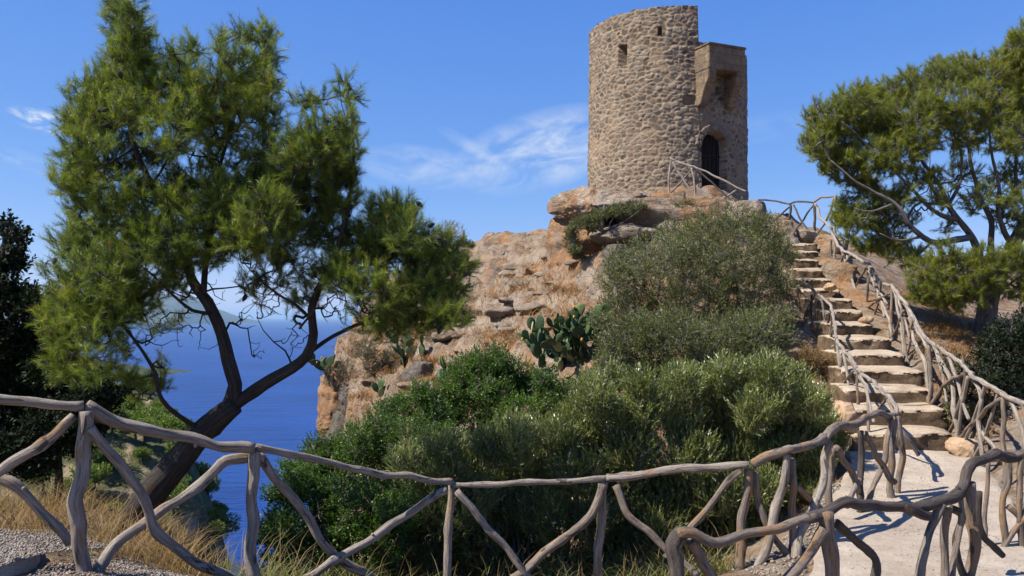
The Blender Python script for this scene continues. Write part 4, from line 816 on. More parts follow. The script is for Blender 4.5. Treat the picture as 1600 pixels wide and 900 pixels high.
# ---- main pine
tp, TC = tree('pine_tree', 'large green pine with a forked dark trunk leaning over the sea behind the left railing', 'tree',
  [([(195, 850, .1), (222, 800, .05), (258, 742), (298, 692), (340, 655), (366, 632)], 0.240, 0.132),
   ([(350, 650), (366, 622), (368, 600), (355, 562), (346, 525), (334, 490), (318, 460), (300, 432, .1), (285, 390, .1), (262, 340, .1), (236, 290), (212, 230), (198, 170), (192, 100), (196, 30), (200, -30)], 0.112, 0.010),
   ([(366, 632), (400, 612), (440, 585), (478, 555), (490, 520), (486, 485), (500, 440), (520, 395, -.1), (540, 340, -.1), (548, 270), (545, 190), (543, 130)], 0.095, 0.008),
   ([(318, 672, -.02), (295, 660, -.1), (262, 635, -.2), (246, 612, -.3), (242, 585, -.3), (222, 548, -.3), (200, 515, -.3), (180, 485, -.3), (150, 440, -.4), (120, 400, -.4)], 0.038, 0.008),
   ([(318, 460), (322, 420, .1), (330, 370, .2), (338, 310, .2), (345, 250, .2), (362, 195, .2), (378, 130, .2), (400, 70, .2)], 0.046, 0.007),
   ([(484, 550), (520, 525, .2), (560, 505, .3), (610, 490, .4), (660, 465, .4), (700, 430, .4)], 0.034, 0.007),
   ([(488, 500), (462, 478, -.2), (436, 462, -.2), (405, 436, -.2), (380, 410, -.2)], 0.025, 0.006),
   ([(334, 490), (300, 485, -.2), (270, 460, -.3), (240, 430, -.4), (200, 400, -.5)], 0.028, 0.007),
   ([(285, 390, .1), (320, 365, -.1), (370, 345, -.3), (430, 330, -.4), (480, 300, -.4)], 0.025, 0.006),
   ([(242, 585, -.3), (215, 592, -.3), (180, 585, -.2), (130, 560, -.1), (90, 540)], 0.019, 0.006),
   ([(212, 230), (180, 250, -.2), (150, 265, -.3), (125, 280, -.3)], 0.015, 0.006), ([(236, 290), (262, 250, .2), (280, 190, .2), (295, 110, .2)], 0.019, 0.006),
   ([(500, 440), (560, 420, .2), (620, 400, .3), (640, 350, .3)], 0.022, 0.006), ([(338, 310, .2), (300, 280, .4), (270, 250, .5)], 0.012, 0.006),
   ([(457, 573), (446, 548, -.05), (428, 534, -.1), (412, 516, -.1), (402, 496, -.15)], 0.014, 0.004)],
  [(196, 10, 30), (196, 45, 34), (205, 80, 32), (178, 118, 36), (222, 92, 26), (152, 150, 40), (232, 125, 32), (262, 80, 14, .6), (300, 70, 20, .7), (288, 105, 30), (262, 150, 42),
   (130, 190, 34), (128, 235, 38), (118, 290, 36), (175, 190, 46), (165, 255, 48), (215, 170, 40), (346, 58, 18, .6), (360, 90, 26, .8), (383, 52, 20, .7), (415, 50, 24, .9), (424, 92, 24), (382, 105, 32), (330, 130, 40), (390, 145, 44), (300, 175, 46),
   (345, 190, 46), (412, 180, 34), (265, 215, 36, .7), (230, 240, 36, .6), (425, 125, 22), (350, 245, 36, .6), (410, 235, 36, .8), (160, 330, 46), (132, 380, 46), (112, 430, 42), (165, 425, 50), (205, 370, 46), (200, 305, 34, .8), (140, 475, 40), (100, 470, 26), (185, 470, 40, .8),
   (245, 385, 44), (225, 345, 34), (290, 350, 38, .8), (335, 335, 36, .9), (375, 320, 46, 1.1), (350, 375, 44), (280, 410, 38), (310, 395, 34), (470, 235, 44), (505, 215, 40), (535, 190, 26), (545, 150, 20, .8), (540, 125, 14, .7), (498, 155, 20, .7), (470, 160, 18, .7), (525, 250, 40),
   (480, 285, 54), (430, 280, 46), (525, 310, 40), (420, 335, 48), (470, 345, 50), (515, 365, 38), (545, 225, 22), (545, 275, 18), (390, 370, 40, .8), (440, 385, 40, .7), (605, 335, 38), (628, 330, 26), (640, 365, 34), (600, 385, 46), (565, 375, 36), (650, 415, 44), (690, 392, 36), (715, 415, 26),
   (692, 450, 40), (640, 460, 46), (590, 450, 44), (548, 430, 38), (700, 490, 30), (660, 500, 34), (615, 505, 32), (570, 495, 32, .8), (520, 415, 34, .7), (485, 425, 34, .4), (430, 430, 34, .6), (470, 465, 30, .5), (400, 455, 26, .4), (260, 300, 40, .8), (310, 280, 40, .8), (280, 320, 34, .8), (200, 440, 40, .8), (340, 300, 34, .7), (395, 280, 34, .8), (250, 500, 26, .4), (250, 440, 32, .5), (220, 480, 28, .5), (290, 455, 22, .3),
   (120, 505, 40), (165, 505, 36), (90, 500, 30), (205, 460, 34, .8), (108, 520, 32), (150, 530, 32, .8), (190, 545, 24, .6), (150, 575, 30, .7), (205, 595, 22, .6), (247, 598, 18, .7), (110, 570, 34), (250, 570, 16, .5), (215, 620, 12, .4), (380, 440, 20, .3)],
  7.7, 11, dict(n=20, L=.070, w=.0030, ang=46, dry=.012, tr=.0016), jit=.62, tufts=40000, att=13, tw=.0022, rs=1.13, back=.9, lk=.66, shoots=4,
  bare=[(300, 520, 40, 26), (420, 470, 46, 60), (460, 520, 34, 40), (380, 500, 26, 26), (250, 520, 34, 34), (520, 480, 34, 44), (400, 420, 40, 40), (330, 460, 30, 20), (290, 490, 24, 20), (560, 470, 34, 40), (270, 290, 50, 40), (300, 240, 30, 20), (405, 545, 20, 12), (640, 490, 40, 40)])
# cones
tbc = Tubes(); rgc = np.random.default_rng(3); idx = rgc.choice(len(TC), 130, replace=False)
for i in idx:
    c = TC[i] - (0, .02, .03); d = unit(rgc.normal(size=3) + (0, 0, -.6)); tbc.add([c, c + d * .015, c + d * .035, c + d * .06, c + d * .075], [.006, .019, .022, .014, .003], 7, True)
bl = tp.location; ob = tbc.build('cones', BARK, tp); ob.data.transform(__import__('mathutils').Matrix.Translation(-bl)); ob['kind'] = 'stuff'
# dead twigs low on the main pine
# ---- right pine
tree('pine_tree', 'wide yellow green pine with bare grey limbs at the right edge above the steps', 'tree',
  [([(1528, 600), (1532, 560), (1536, 520), (1543, 480), (1560, 430), (1582, 385), (1612, 330), (1650, 270), (1690, 200)], .27, .06),
   ([(1545, 470), (1535, 430, -.2), (1530, 400, -.2), (1518, 370, -.3), (1500, 345, -.4), (1482, 320, -.4), (1470, 290, -.4), (1440, 250, -.5), (1400, 200, -.5)], .10, .02),
   ([(1518, 370, -.3), (1495, 374, -.5), (1462, 382, -.6), (1440, 370, -.7), (1420, 350, -.8), (1398, 318, -.8), (1365, 296, -.8), (1330, 280, -.8), (1295, 250, -.8)], .075, .015),
   ([(1555, 440), (1548, 390, .2), (1545, 340, .3), (1530, 300, .3), (1515, 250, .3), (1510, 190, .3), (1500, 140, .3)], .075, .015),
   ([(1582, 385), (1560, 340, -.3), (1560, 290, -.3), (1548, 230, -.3), (1545, 160, -.3)], .06, .012),
   ([(1612, 330), (1590, 300, .3), (1588, 250, .3), (1600, 180, .3), (1598, 110, .3)], .055, .012),
   ([(1500, 345, -.4), (1460, 330, -.6), (1430, 300, -.7), (1380, 250, -.8), (1340, 210, -.8)], .05, .012),
   ([(1440, 370, -.7), (1400, 375, -.9), (1375, 365, -1)], .03, .01), ([(1543, 480), (1515, 460, -.6), (1480, 445, -.9), (1450, 440, -1)], .045, .01),
   ([(1536, 500), (1565, 524, -.5), (1600, 527, -.7), (1640, 515, -.8)], .035, .02), ([(1543, 480), (1570, 450, -.6), (1600, 430, -.8)], .04, .012),
   ([(1482, 320, -.4), (1500, 280, -.3), (1500, 230, -.2), (1470, 180, -.2)], .04, .01), ([(1398, 318, -.8), (1360, 330, -.8), (1335, 325, -.8)], .025, .008)],
  [(1278, 190, 24), (1272, 225, 22), (1300, 180, 34), (1298, 225, 38), (1335, 165, 34), (1350, 145, 20), (1375, 160, 34), (1410, 150, 34), (1445, 135, 38), (1480, 115, 30), (1510, 105, 24), (1535, 120, 38), (1580, 105, 36), (1600, 75, 28), (1620, 110, 50), (1640, 60, 50),
   (1340, 205, 40), (1385, 200, 42), (1430, 190, 44), (1480, 170, 44), (1530, 170, 44), (1580, 160, 42), (1630, 170, 50), (1320, 260, 36), (1300, 262, 20), (1360, 250, 36), (1400, 240, 36), (1440, 225, 30, .7), (1500, 215, 34, .6), (1550, 210, 34, .6), (1595, 215, 34, .8), (1345, 290, 26),
   (1325, 325, 22, .9), (1340, 345, 22), (1365, 335, 28), (1385, 360, 30), (1400, 385, 22), (1380, 385, 16), (1405, 310, 26, .6), (1450, 275, 20, .4), (1585, 270, 30, .7), (1560, 290, 22, .4), (1590, 310, 24, .6), (1500, 270, 24, .6), (1460, 310, 22, .5), (1530, 310, 26, .5), (1570, 340, 24, .5), (1430, 275, 26, .7), (1330, 370, 14, .8), (1315, 345, 16, .9), (1350, 385, 14, .8), (1420, 345, 16, .5), (1375, 310, 28, .8), (1600, 350, 24, .6), (1480, 350, 16, .4), (1430, 405, 20, .8),
   (1445, 425, 28, 1, -1), (1480, 400, 26, 1, -1), (1500, 420, 32, 1, -1), (1535, 405, 28, 1, -1), (1440, 455, 24, 1, -1), (1470, 455, 30, 1, -1), (1510, 455, 30, 1, -1), (1545, 440, 28, 1, -1), (1590, 405, 26, 1, -1), (1600, 450, 28, 1, -1), (1490, 480, 16, .7, -1), (1640, 430, 40, 1, -1), (1420, 400, 12, .5), (1390, 405, 12, .4)],
  15.0, 23, dict(n=18, L=.095, w=.0058, ang=48, dry=.001, tr=.003), leafm=NEEDLE2, bark=BARKG, jit=.9, tufts=30000, att=16, rs=1.12, shoots=4, lk=.85,
  bare=[(1480, 300, 50, 60), (1540, 300, 50, 60), (1430, 330, 40, 40), (1580, 340, 40, 30), (1400, 360, 30, 25)])
# ---- dark evergreens at the left edge
tree('evergreen_tree', 'almost black shaded broadleaf evergreen at the left edge beside the large pine', 'tree',
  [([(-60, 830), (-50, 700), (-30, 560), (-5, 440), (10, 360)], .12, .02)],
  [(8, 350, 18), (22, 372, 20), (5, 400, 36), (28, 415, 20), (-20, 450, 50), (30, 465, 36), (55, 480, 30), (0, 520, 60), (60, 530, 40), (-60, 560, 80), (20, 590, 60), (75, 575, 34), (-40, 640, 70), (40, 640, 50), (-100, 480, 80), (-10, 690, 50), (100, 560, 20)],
  9.0, 31, dict(kind='leaf', n=12, L=.06, w=.028, sl=.16, ang=60, dry=0), leafm=SHADELEAF, jit=.5, tufts=4200, back=.9)
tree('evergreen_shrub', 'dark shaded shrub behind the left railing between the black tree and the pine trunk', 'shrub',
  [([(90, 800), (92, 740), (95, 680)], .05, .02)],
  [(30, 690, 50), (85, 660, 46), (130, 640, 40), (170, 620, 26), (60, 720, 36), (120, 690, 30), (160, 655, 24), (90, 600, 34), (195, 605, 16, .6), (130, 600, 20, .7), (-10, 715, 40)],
  8.6, 33, dict(kind='leaf', n=12, L=.05, w=.02, sl=.15, ang=60, dry=0), leafm=SHADELEAF, jit=.5, tufts=2200, back=.9)
# ---- shrubs
def shrub(label, clumps, Y0, seed, leafm, tufts, spec, base, name='shrub', jit=.5, bark=BARKG, cat='shrub', back=.8, group=None):
    bx, by = base; px = [c[0] for c in clumps]; cx = sum(px) / len(px)
    limbs = [([(bx, by), ((bx + cx) / 2, by - 40), (cx, clumps[len(clumps) // 2][1])], .05, .02)]
    rg = np.random.default_rng(seed)
    for c in clumps[::2]: limbs.append(([(bx + rg.uniform(-12, 12), by), ((bx + c[0]) / 2, by + (c[1] - by) * .35), (c[0], c[1] + c[2] * .3)], .028, .008))
    r_, C_ = tree(name, label, cat, limbs, clumps, Y0, seed, spec, group, bark, leafm, jit, tufts, 10, .12, .003, back, bare=[(c[0] + rg.uniform(-.5, .5) * c[2], c[1] - .75 * c[2], c[2] * .42, 4) for c in clumps[::2]] if tufts > 2000 else ())
    return r_
OL = dict(kind='leaf', n=13, L=.072, w=.0125, sl=.22, ang=30, up=1.3, dry=.03, tr=.002, tv=.14)
OL2 = dict(kind='leaf', n=16, L=.05, w=.011, sl=.20, ang=42, dry=0, tr=.003, tv=.1)
LE = dict(kind='leaf', n=13, L=.042, w=.017, sl=.15, ang=60, dry=0, tr=.002)
shrub('big rounded grey green bush in front of the tower and left of the steps', [(1060, 375, 46), (1110, 352, 38), (1150, 348, 36), (1190, 362, 38), (1020, 400, 46), (975, 410, 36), (958, 440, 30), (1090, 400, 55), (1150, 400, 55), (1205, 400, 36), (1030, 450, 60), (1100, 460, 60), (1170, 455, 55), (1220, 440, 30), (975, 480, 42), (1235, 400, 14), (1220, 385, 18)],
      15.5, 41, OLIVE2, 7500, OL2, (1100, 590), jit=.8)
shrub('lower dark grey green bush under the big rounded one beside the steps', [(1000, 520, 46), (1050, 520, 50), (1110, 530, 50), (1165, 520, 46), (1205, 500, 36), (1215, 530, 28), (960, 540, 36), (1030, 570, 46), (1100, 575, 46), (1160, 565, 40), (985, 580, 30), (950, 575, 28), (1190, 570, 30), (940, 500, 22), (1050, 600, 36), (1110, 600, 34), (1000, 610, 28)],
      13.4, 43, OLIVE2, 6400, OL2, (1080, 640), jit=.6)
shrub('rounded bright green bush left of the big cactus', [(765, 565, 34), (735, 575, 34), (800, 580, 32), (720, 605, 38), (780, 610, 44), (830, 610, 36), (865, 620, 28), (750, 650, 44), (810, 650, 44), (860, 655, 34), (700, 640, 36), (885, 612, 28), (905, 640, 28), (850, 590, 22)],
      13.2, 45, LENT, 6400, LE, (790, 720), jit=.5)
shrub('bright green bush spreading below the orange cliff end', [(500, 700, 26), (485, 725, 30), (520, 705, 34), (560, 690, 36), (680, 650, 34), (610, 640, 26), (720, 720, 40), (600, 665, 34), (640, 640, 34), (660, 610, 24), (600, 710, 44), (650, 690, 46), (550, 740, 44), (500, 745, 36), (690, 690, 36), (640, 740, 44)],
      12.6, 47, LENT, 6400, LE, (620, 800), jit=.5)
shrub('dark green bush bordering the sea behind the second foreground post', [(590, 775, 40), (620, 800, 40), (462, 735, 26), (440, 770, 24), (425, 830, 26), (470, 770, 36), (520, 780, 44), (450, 820, 40), (500, 840, 50), (560, 820, 50), (440, 870, 36), (500, 900, 50), (570, 890, 50), (600, 840, 44), (440, 920, 40)],
      9.6, 49, LENT, 5600, LE, (540, 960), jit=.4)
shrub('silvery olive shrub low in the middle beneath the long railing', [(660, 760, 44), (700, 740, 40), (640, 810, 46), (700, 800, 50), (660, 870, 50), (730, 850, 46), (740, 780, 40), (620, 900, 44), (720, 910, 46), (690, 700, 30), (730, 710, 36), (640, 720, 30), (760, 690, 26)],
      9.9, 51, OLIVE, 4600, OL, (690, 980), jit=.45)
shrub('silvery olive shrub with upright shoots left of the widest olive bush', [(790, 700, 44), (760, 740, 44), (830, 730, 46), (800, 790, 50), (850, 800, 46), (770, 840, 46), (830, 860, 50), (880, 860, 40), (800, 670, 26), (850, 680, 30), (780, 900, 44), (860, 910, 44)],
      9.9, 53, OLIVE, 5600, OL, (820, 980), jit=.45)
shrub('widest silvery olive bush in the centre under the cactus', [(950, 595, 28), (1005, 600, 30), (925, 600, 24), (930, 620, 34), (900, 660, 40), (960, 650, 42), (1010, 640, 40), (930, 700, 46), (990, 700, 48), (900, 740, 44), (960, 760, 48), (1020, 760, 46), (920, 810, 46), (980, 830, 48), (1030, 820, 44), (950, 880, 46), (1010, 890, 46), (880, 690, 30)],
      10.1, 55, OLIVE, 7600, OL, (960, 980), jit=.5)
shrub('fresh green olive bush between the centre olive bush and the railing corner', [(1060, 590, 26), (1130, 580, 24), (1070, 600, 34), (1110, 610, 38), (1060, 650, 42), (1120, 650, 44), (1080, 710, 46), (1140, 700, 44), (1060, 770, 44), (1120, 770, 46), (1090, 830, 46), (1150, 830, 40), (1060, 880, 44), (1130, 880, 40), (1040, 620, 26)],
      10.3, 57, OLIVE, 6400, OL, (1090, 950), jit=.5)
shrub('green olive bush nearest the foot of the steps behind the railing', [(1165, 595, 34), (1200, 585, 32), (1235, 600, 32), (1265, 630, 30), (1180, 640, 40), (1230, 650, 40), (1280, 665, 30), (1300, 690, 22), (1190, 700, 40), (1240, 710, 38), (1280, 720, 28), (1190, 760, 36), (1230, 770, 30), (1210, 820, 24), (1265, 760, 20)],
      10.2, 59, OLIVE, 6000, OL, (1220, 850), jit=.45)
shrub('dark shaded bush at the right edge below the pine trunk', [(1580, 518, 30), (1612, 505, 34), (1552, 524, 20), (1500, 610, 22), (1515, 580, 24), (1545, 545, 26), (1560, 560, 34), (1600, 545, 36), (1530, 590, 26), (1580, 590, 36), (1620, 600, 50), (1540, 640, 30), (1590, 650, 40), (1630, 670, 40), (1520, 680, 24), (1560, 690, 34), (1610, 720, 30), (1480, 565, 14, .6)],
      11.8, 61, SHADELEAF, 3600, dict(kind='leaf', n=12, L=.045, w=.02, sl=.15, ang=60, dry=0), (1580, 740), jit=.5)
shrub('low scrub bush covering the bank behind the right hand railing', [(1500, 640, 20), (1520, 665, 22), (1545, 700, 18), (1500, 600, 14, .7)], 11.3, 62, SCRUB, 700, LE, (1520, 700), jit=.2)
shrub('green creeping plant hanging over the tower ledge', [(915, 345, 14), (940, 335, 14), (965, 328, 14), (990, 325, 12), (900, 352, 12), (925, 355, 12), (1005, 322, 8)], 21.3, 63, OLIVE2, 900, dict(kind='leaf', n=14, L=.045, w=.014, sl=.14, ang=55, dry=0), (940, 362), jit=.15, back=.2)
shrub('small green plant in the cleft of the orange rock', [(893, 372, 12), (897, 390, 11), (905, 400, 9), (890, 360, 8)], 21.4, 64, OLIVE2, 420, dict(kind='leaf', n=14, L=.045, w=.014, sl=.14, ang=55, dry=0), (897, 405), jit=.1, back=.2)
shrub('small round green shrub at the tower foot left of the doorway railing', [(1060, 322, 11), (1075, 318, 10), (1085, 325, 11), (1050, 330, 9)], 21.9, 65, OLIVE2, 380, dict(kind='leaf', n=12, L=.045, w=.014, sl=.14, ang=55, dry=0), (1070, 340), jit=.12, back=.2)
shrub('small green shrub on the skyline right of the pine tip', [(722, 378, 10), (735, 384, 8), (712, 384, 8)], 31.0, 66, OLIVE2, 260, dict(kind='leaf', n=12, L=.06, w=.02, sl=.2, ang=55, dry=0), (725, 400), jit=.2, back=.2)
shrub('grey green scrub on the slope beneath the pine branches', [(590, 570, 26), (620, 560, 24), (570, 545, 20), (640, 550, 18)], 20.6, 67, SCRUB, 900, LE, (600, 610), jit=.3)
shrub('brown leaved scrub beside the left stair railing', [(1265, 560, 22), (1285, 590, 22), (1275, 620, 18), (1250, 575, 16), (1295, 570, 14), (1300, 610, 12)], 13.2, 68, DRY, 900, dict(kind='leaf', n=10, L=.05, w=.01, sl=.16, ang=60, dry=0), (1280, 650), jit=.25)
def twigbush(label, px, py, Y, rp, seed, mat=TWIG, n=260):
    root = empty('dry_bush', label, 'shrub'); rg = np.random.default_rng(seed); r = rp / F * Y; c = P(px, py, Y); base = c + (0, 0, -r * .8)
    T, _ = sample_clump(c + (0, 0, r * .1), np.array((1, .9, .75)) * r, n, rg, .6); T = T[T[:, 2] > base[2]]
    tb = Tubes(); tb.add([base + (0, 0, -.1), base, base + (0, 0, r * .2)], [.02, .018, .012], 6); grow(np.array([base, base + (0, 0, r * .2)]), T, rg, 3, .0035, .35, .02, wob=.16, tb=tb)
    T2 = np.repeat(T, 4, 0) + rg.normal(size=(len(T) * 4, 3)) * r * .09; a = np.repeat(T, 4, 0)
    for q_, e_ in zip(a, T2): pass
    V, f, t = needles(T, unit(T - base), 7, r * .22, .006, 40, rg, np.full(len(T), .3)); tb.build('stems', mat, root)
    newmesh('twigs', V, f, SCRUB if seed % 2 else DRY, root, False, attrs={'tint': ('FLOAT', t)}); put(root, tuple(base))
twigbush('bare purple brown twiggy bush on the skyline beside the pine', 702, 365, 30.5, 24, 72)
twigbush('bare brown twiggy bush halfway up the rocky slope', 815, 462, 22.5, 26, 73, n=300)
twigbush('bare brown twiggy bush right of the slope above the cactus', 862, 468, 22.2, 18, 74)
twigbush('grey brown twiggy bush on top of the orange cliff end', 535, 590, 21.6, 34, 75, n=380)
twigbush('dry twiggy plant hanging beside the cleft under the tower ledge', 912, 385, 21.6, 14, 76)
# ---- prickly pears
m = M('cactus_skin', 0.6, 0.3); a = m.attr('tint').outputs['Fac']; p = m.obj()
c = m.ramp(a, [(0.0, (0.028, 0.055, 0.02)), (0.6, (0.06, 0.10, 0.036)), (0.9, (0.2, 0.24, 0.08)), (1.0, (0.32, 0.32, 0.14))])
c = m.mix(m.ramp(m.vor(p, 26), [(0.1, 0.7), (0.17, 0.0)]), c, (0.03, 0.03, 0.015)); m.color(m.mix(.25, c, m.ramp(m.noise(p, 6, 4), [(.35, (.3, .25, .15)), (.65, (1, 1, 1))]), 'MULTIPLY'))
m.bump(m.vor(p, 26), .3, .01); CACT = m.m
CF = M('cactus_fruit', 0.5, 0.3); CF.color((0.5, 0.24, 0.04))
def cactus(label, px, py, Y, hp, n0, seed, ps=.17, spread=.6, st=4):
    """px,py = foot; hp = height in metres"""
    root = empty('prickly_pear', label, 'cactus'); rg = np.random.default_rng(seed); base = P(px, py, Y); V0, F0 = _ICO[3]
    pads = []; q = [(base + np.array((rg.uniform(-spread, spread) * .5, rg.uniform(-.2, .2), 0)), unit(np.array((rg.normal() * .35, rg.normal() * .3, 1))), 0) for _ in range(st)]
    while q and len(pads) < n0:
        b_, d, lv = q.pop(0); s = ps * rg.uniform(.75, 1.15); nrm = unit(np.cross(d, unit(rg.normal(size=3) * (1, 1, .3)))); sd_ = np.cross(d, nrm)
        pads.append((b_, d, nrm, sd_, s)); tip = b_ + d * s * 1.75
        if tip[2] - base[2] < hp:
            for _ in range(rg.integers(1, 3) if st > 4 else rg.integers(1, 4)):
                a_ = rg.uniform(-.8, .8); nd = unit(d * math.cos(a_) + sd_ * math.sin(a_) + nrm * rg.normal() * .45 + np.array((0, 0, .42)))
                pb = b_ + d * s * .95 + (d * math.cos(a_) * .9 + sd_ * math.sin(a_) * .62) * s * .88; q.append((pb, nd, lv + 1))
    tips = []
    for k, (b_, d, nrm, sd_, s) in enumerate(pads):
        w = .60 + .1 * rg.random(); z_ = V0[:, 2]; narrow = 1 - .28 * np.clip(-z_, 0, 1)
        Vp = b_ + ((z_ + 1) * .95)[:, None] * d * s + (V0[:, 0] * narrow)[:, None] * sd_ * s * w + (V0[:, 1] * .13 + .08 * V0[:, 0] ** 2 * rg.normal())[:, None] * nrm * s
        t = np.full(len(V0), np.clip(rg.beta(2, 3) + (0.4 if rg.random() < .14 else 0), 0, 1)); newmesh('pad', Vp, F0, CACT, root, attrs={'tint': ('FLOAT', t)})
        if rg.random() < .12: tips.append(b_ + d * s * 1.9)
    for t_ in tips:
        Vf = V0 * (.022, .022, .034) + t_ + (0, -.01, .01); newmesh('fruit', Vf, F0, CF.m, root)
    put(root, tuple(base))
cactus('largest prickly pear cactus with many dark green pads beside the big bush', 908, 580, 15.4, 1.6, 120, 5, .13, .8, 10)
cactus('broad prickly pear with dark pads just left of the largest cactus', 860, 575, 15.5, 1.2, 50, 8, .14, .5, 6)
cactus('single slender young prickly pear with two upright pads on the slope', 697, 600, 18.2, .75, 7, 12, .18, .1)
cactus('prickly pear hanging over the sea at the cliff edge', 508, 590, 22.0, .6, 16, 15, .17, .6)
cactus('prickly pear with yellowish pads beneath the pine branches', 635, 575, 20.0, .7, 16, 18, .17, .8)
cactus('prickly pear in the hollow right of the twiggy cliff bush', 597, 640, 19.6, .7, 18, 21, .16, .8)
# ---- grasses
def grass(name, px_py_Y, n, L, w, seed, mat, lean=.35, label=None, spread=.25, curve=.5):
    rg = np.random.default_rng(seed); V = []; 
    B = []
    for (px, py, Y) in px_py_Y:
        p_ = P(px, py, Y); k = n; xy = p_[:2] + rg.normal(size=(k, 2)) * spread; B.append(xy)
    xy = np.vstack(B); z = G(xy[:, 0], xy[:, 1]); ok = land_sd(xy[:, 0], xy[:, 1]) > -.25; pm, _ = pathmask(xy[:, 0], xy[:, 1]); ok &= pm > .03; xy = xy[ok]; z = z[ok]; K = len(xy)
    b_ = np.column_stack([xy, z - .01]); an = rg.uniform(0, 2 * np.pi, K); h = L * rg.uniform(.4, 1.1, K); ln = lean * rg.uniform(.2, 1.6, K)
    d = np.stack([np.cos(an) * ln, np.sin(an) * ln, np.ones(K)], -1); hz = np.stack([np.cos(an), np.sin(an), np.zeros(K)], -1)
    s = np.stack([-np.sin(an + rg.normal(size=K)), np.cos(an), np.zeros(K)], -1) * w
    pts = [b_ + d * (h * t)[:, None] + hz * (h * curve * t ** 3)[:, None] - np.array((0, 0, 1)) * (h * curve * .45 * t ** 3)[:, None] for t in (0, .4, .75, 1.0)]
    V = np.stack([pts[0] - s, pts[0] + s, pts[1] - s * .8, pts[1] + s * .8, pts[2] - s * .5, pts[2] + s * .5, pts[3]], 1)
    o = np.arange(K)[:, None] * 7; q4 = np.concatenate([o + (0, 1, 3, 2), o + (2, 3, 5, 4)]); t3 = o + (4, 5, 6)
    t = np.repeat(np.clip(.55 + .25 * pn(np.column_stack([xy * 1.5, xy[:, 0] * 0])) + rg.normal(size=K) * .18, 0, 1), 7)
    ob = newmesh(name, V.reshape(-1, 3), [q4, t3], mat, smooth=False, attrs={'tint': ('FLOAT', t)}); tag(ob, kind='stuff', label=label, cat='grass'); return ob
rg0 = np.random.default_rng(77)
spots = [(rg0.uniform(-60, 340), rg0.uniform(735, 870), rg0.uniform(6.4, 8.6)) for _ in range(70)]
grass('dry_grass', spots, 40, .42, .0028, 80, DRY, .4, 'tall golden dry grass behind the left part of the foreground railing', .16, .6)
spots = [(rg0.uniform(-40, 1150), 880, float(np.interp(0, [0], [0]))) for _ in range(0)]
spots = []
for _ in range(60):
    px = rg0.uniform(380, 1130); spots.append((px, 900, float(np.interp(px, [d[0] for d in D1], [d[1] for d in D1])) + rg0.uniform(.15, .6)))
grass('tall_grass', spots, 7, .55, .003, 82, DRY, .25, 'sparse straw coloured grass stalks at the foot of the long railing', .12, .35)
grass('green_weeds', spots, 45, .34, .004, 84, FORB, .5, 'thin green weeds along the foot of the long railing', .15, .5)
spots = []
for _ in range(150):
    px, py = rg0.uniform(640, 930), 400 + 200 * rg0.uniform(0, 1) ** .7; Y = float(np.interp(py, [375, 420, 470, 520, 600], [31, 26.5, 22.5, 19.5, 17])); spots.append((px, py, Y))
grass('slope_grass', spots[:150], 60, .24, .006, 86, DRYB, .55, 'brown tufts of dry grass scattered over the rocky slope', .16, .5)
spots = [(rg0.uniform(500, 700), 600, rg0.uniform(18.5, 24)) for _ in range(60)]
grass('cliff_grass', spots, 80, .28, .006, 88, DRYB, .6, 'orange brown dry grass on the cliff top under the pine', .18, .6)
spots = [(rg0.uniform(1240, 1320), 620, rg0.uniform(9.6, 14.5)) for _ in range(36)] + [(rg0.uniform(1440, 1560), 600, rg0.uniform(10.8, 16)) for _ in range(45)] + [(rg0.uniform(1400, 1500), 600, rg0.uniform(13, 18)) for _ in range(40)]
grass('bank_grass', spots, 45, .2, .004, 90, DRYB, .7, 'brown dry grass and litter on the banks beside the steps', .16, .6)
# gravel
def gravel(name, areas, n, seed, mat, label, smin=.006, smax=.022):
    rg = np.random.default_rng(seed); V0, F0 = _ICO[2] if False else (None, None)
    v = np.array([(1, 0, 0), (-1, 0, 0), (0, 1, 0), (0, -1, 0), (0, 0, 1), (0, 0, -1)], float); f = np.array([(0, 2, 4), (2, 1, 4), (1, 3, 4), (3, 0, 4), (2, 0, 5), (1, 2, 5), (3, 1, 5), (0, 3, 5)])
    VV = []; FF = []; k = 0
    for (x0, x1, y0, y1, zf) in areas:
        x = rg.uniform(x0, x1, n); y = rg.uniform(y0, y1, n); z = zf(x, y)
        s = rg.uniform(smin, smax, (n, 1, 1)) * rg.uniform(.6, 1.2, (n, 1, 3)); th_ = rg.uniform(0, 6.28, n); q = v[None] * s + rg.normal(size=(n, 6, 3)) * s * .18
        c_, s_ = np.cos(th_)[:, None], np.sin(th_)[:, None]; q = np.stack([q[..., 0] * c_ - q[..., 1] * s_, q[..., 0] * s_ + q[..., 1] * c_, q[..., 2] * .7], -1)
        VV.append((q + np.stack([x, y, z], -1)[:, None]).reshape(-1, 3)); FF.append((f[None] + (np.arange(n) * 6)[:, None, None] + k).reshape(-1, 3)); k += n * 6
    ob = newmesh(name, np.vstack(VV), np.vstack(FF), mat, smooth=False); tag(ob, label, 'gravel', kind='stuff')
gravel('gravel', [(-4.6, -2.98, 4.9, 6.5, lambda x, y: G0(x, y) + .082), (-2.95, -1.2, 4.9, 6.6, lambda x, y: G(x, y) + .004)], 6000, 5, GRAV, 'fine pale gravel on the terrace behind the first foreground post', .004, .014)
gravel('loose_stones', [(1.9, 3.3, 6.4, 9.2, lambda x, y: G(x, y) + .006), (4.6, 6.0, 6.0, 8.6, lambda x, y: G(x, y) + .006), (3.3, 4.6, 8.6, 9.6, lambda x, y: G(x, y) + .006)], 1300, 6, GRAV, 'small pale stones scattered along both edges of the path', .008, .035)
rgr = np.random.default_rng(41); V0, F0 = _ICO[3]; VV = []; FF = []; k = 0
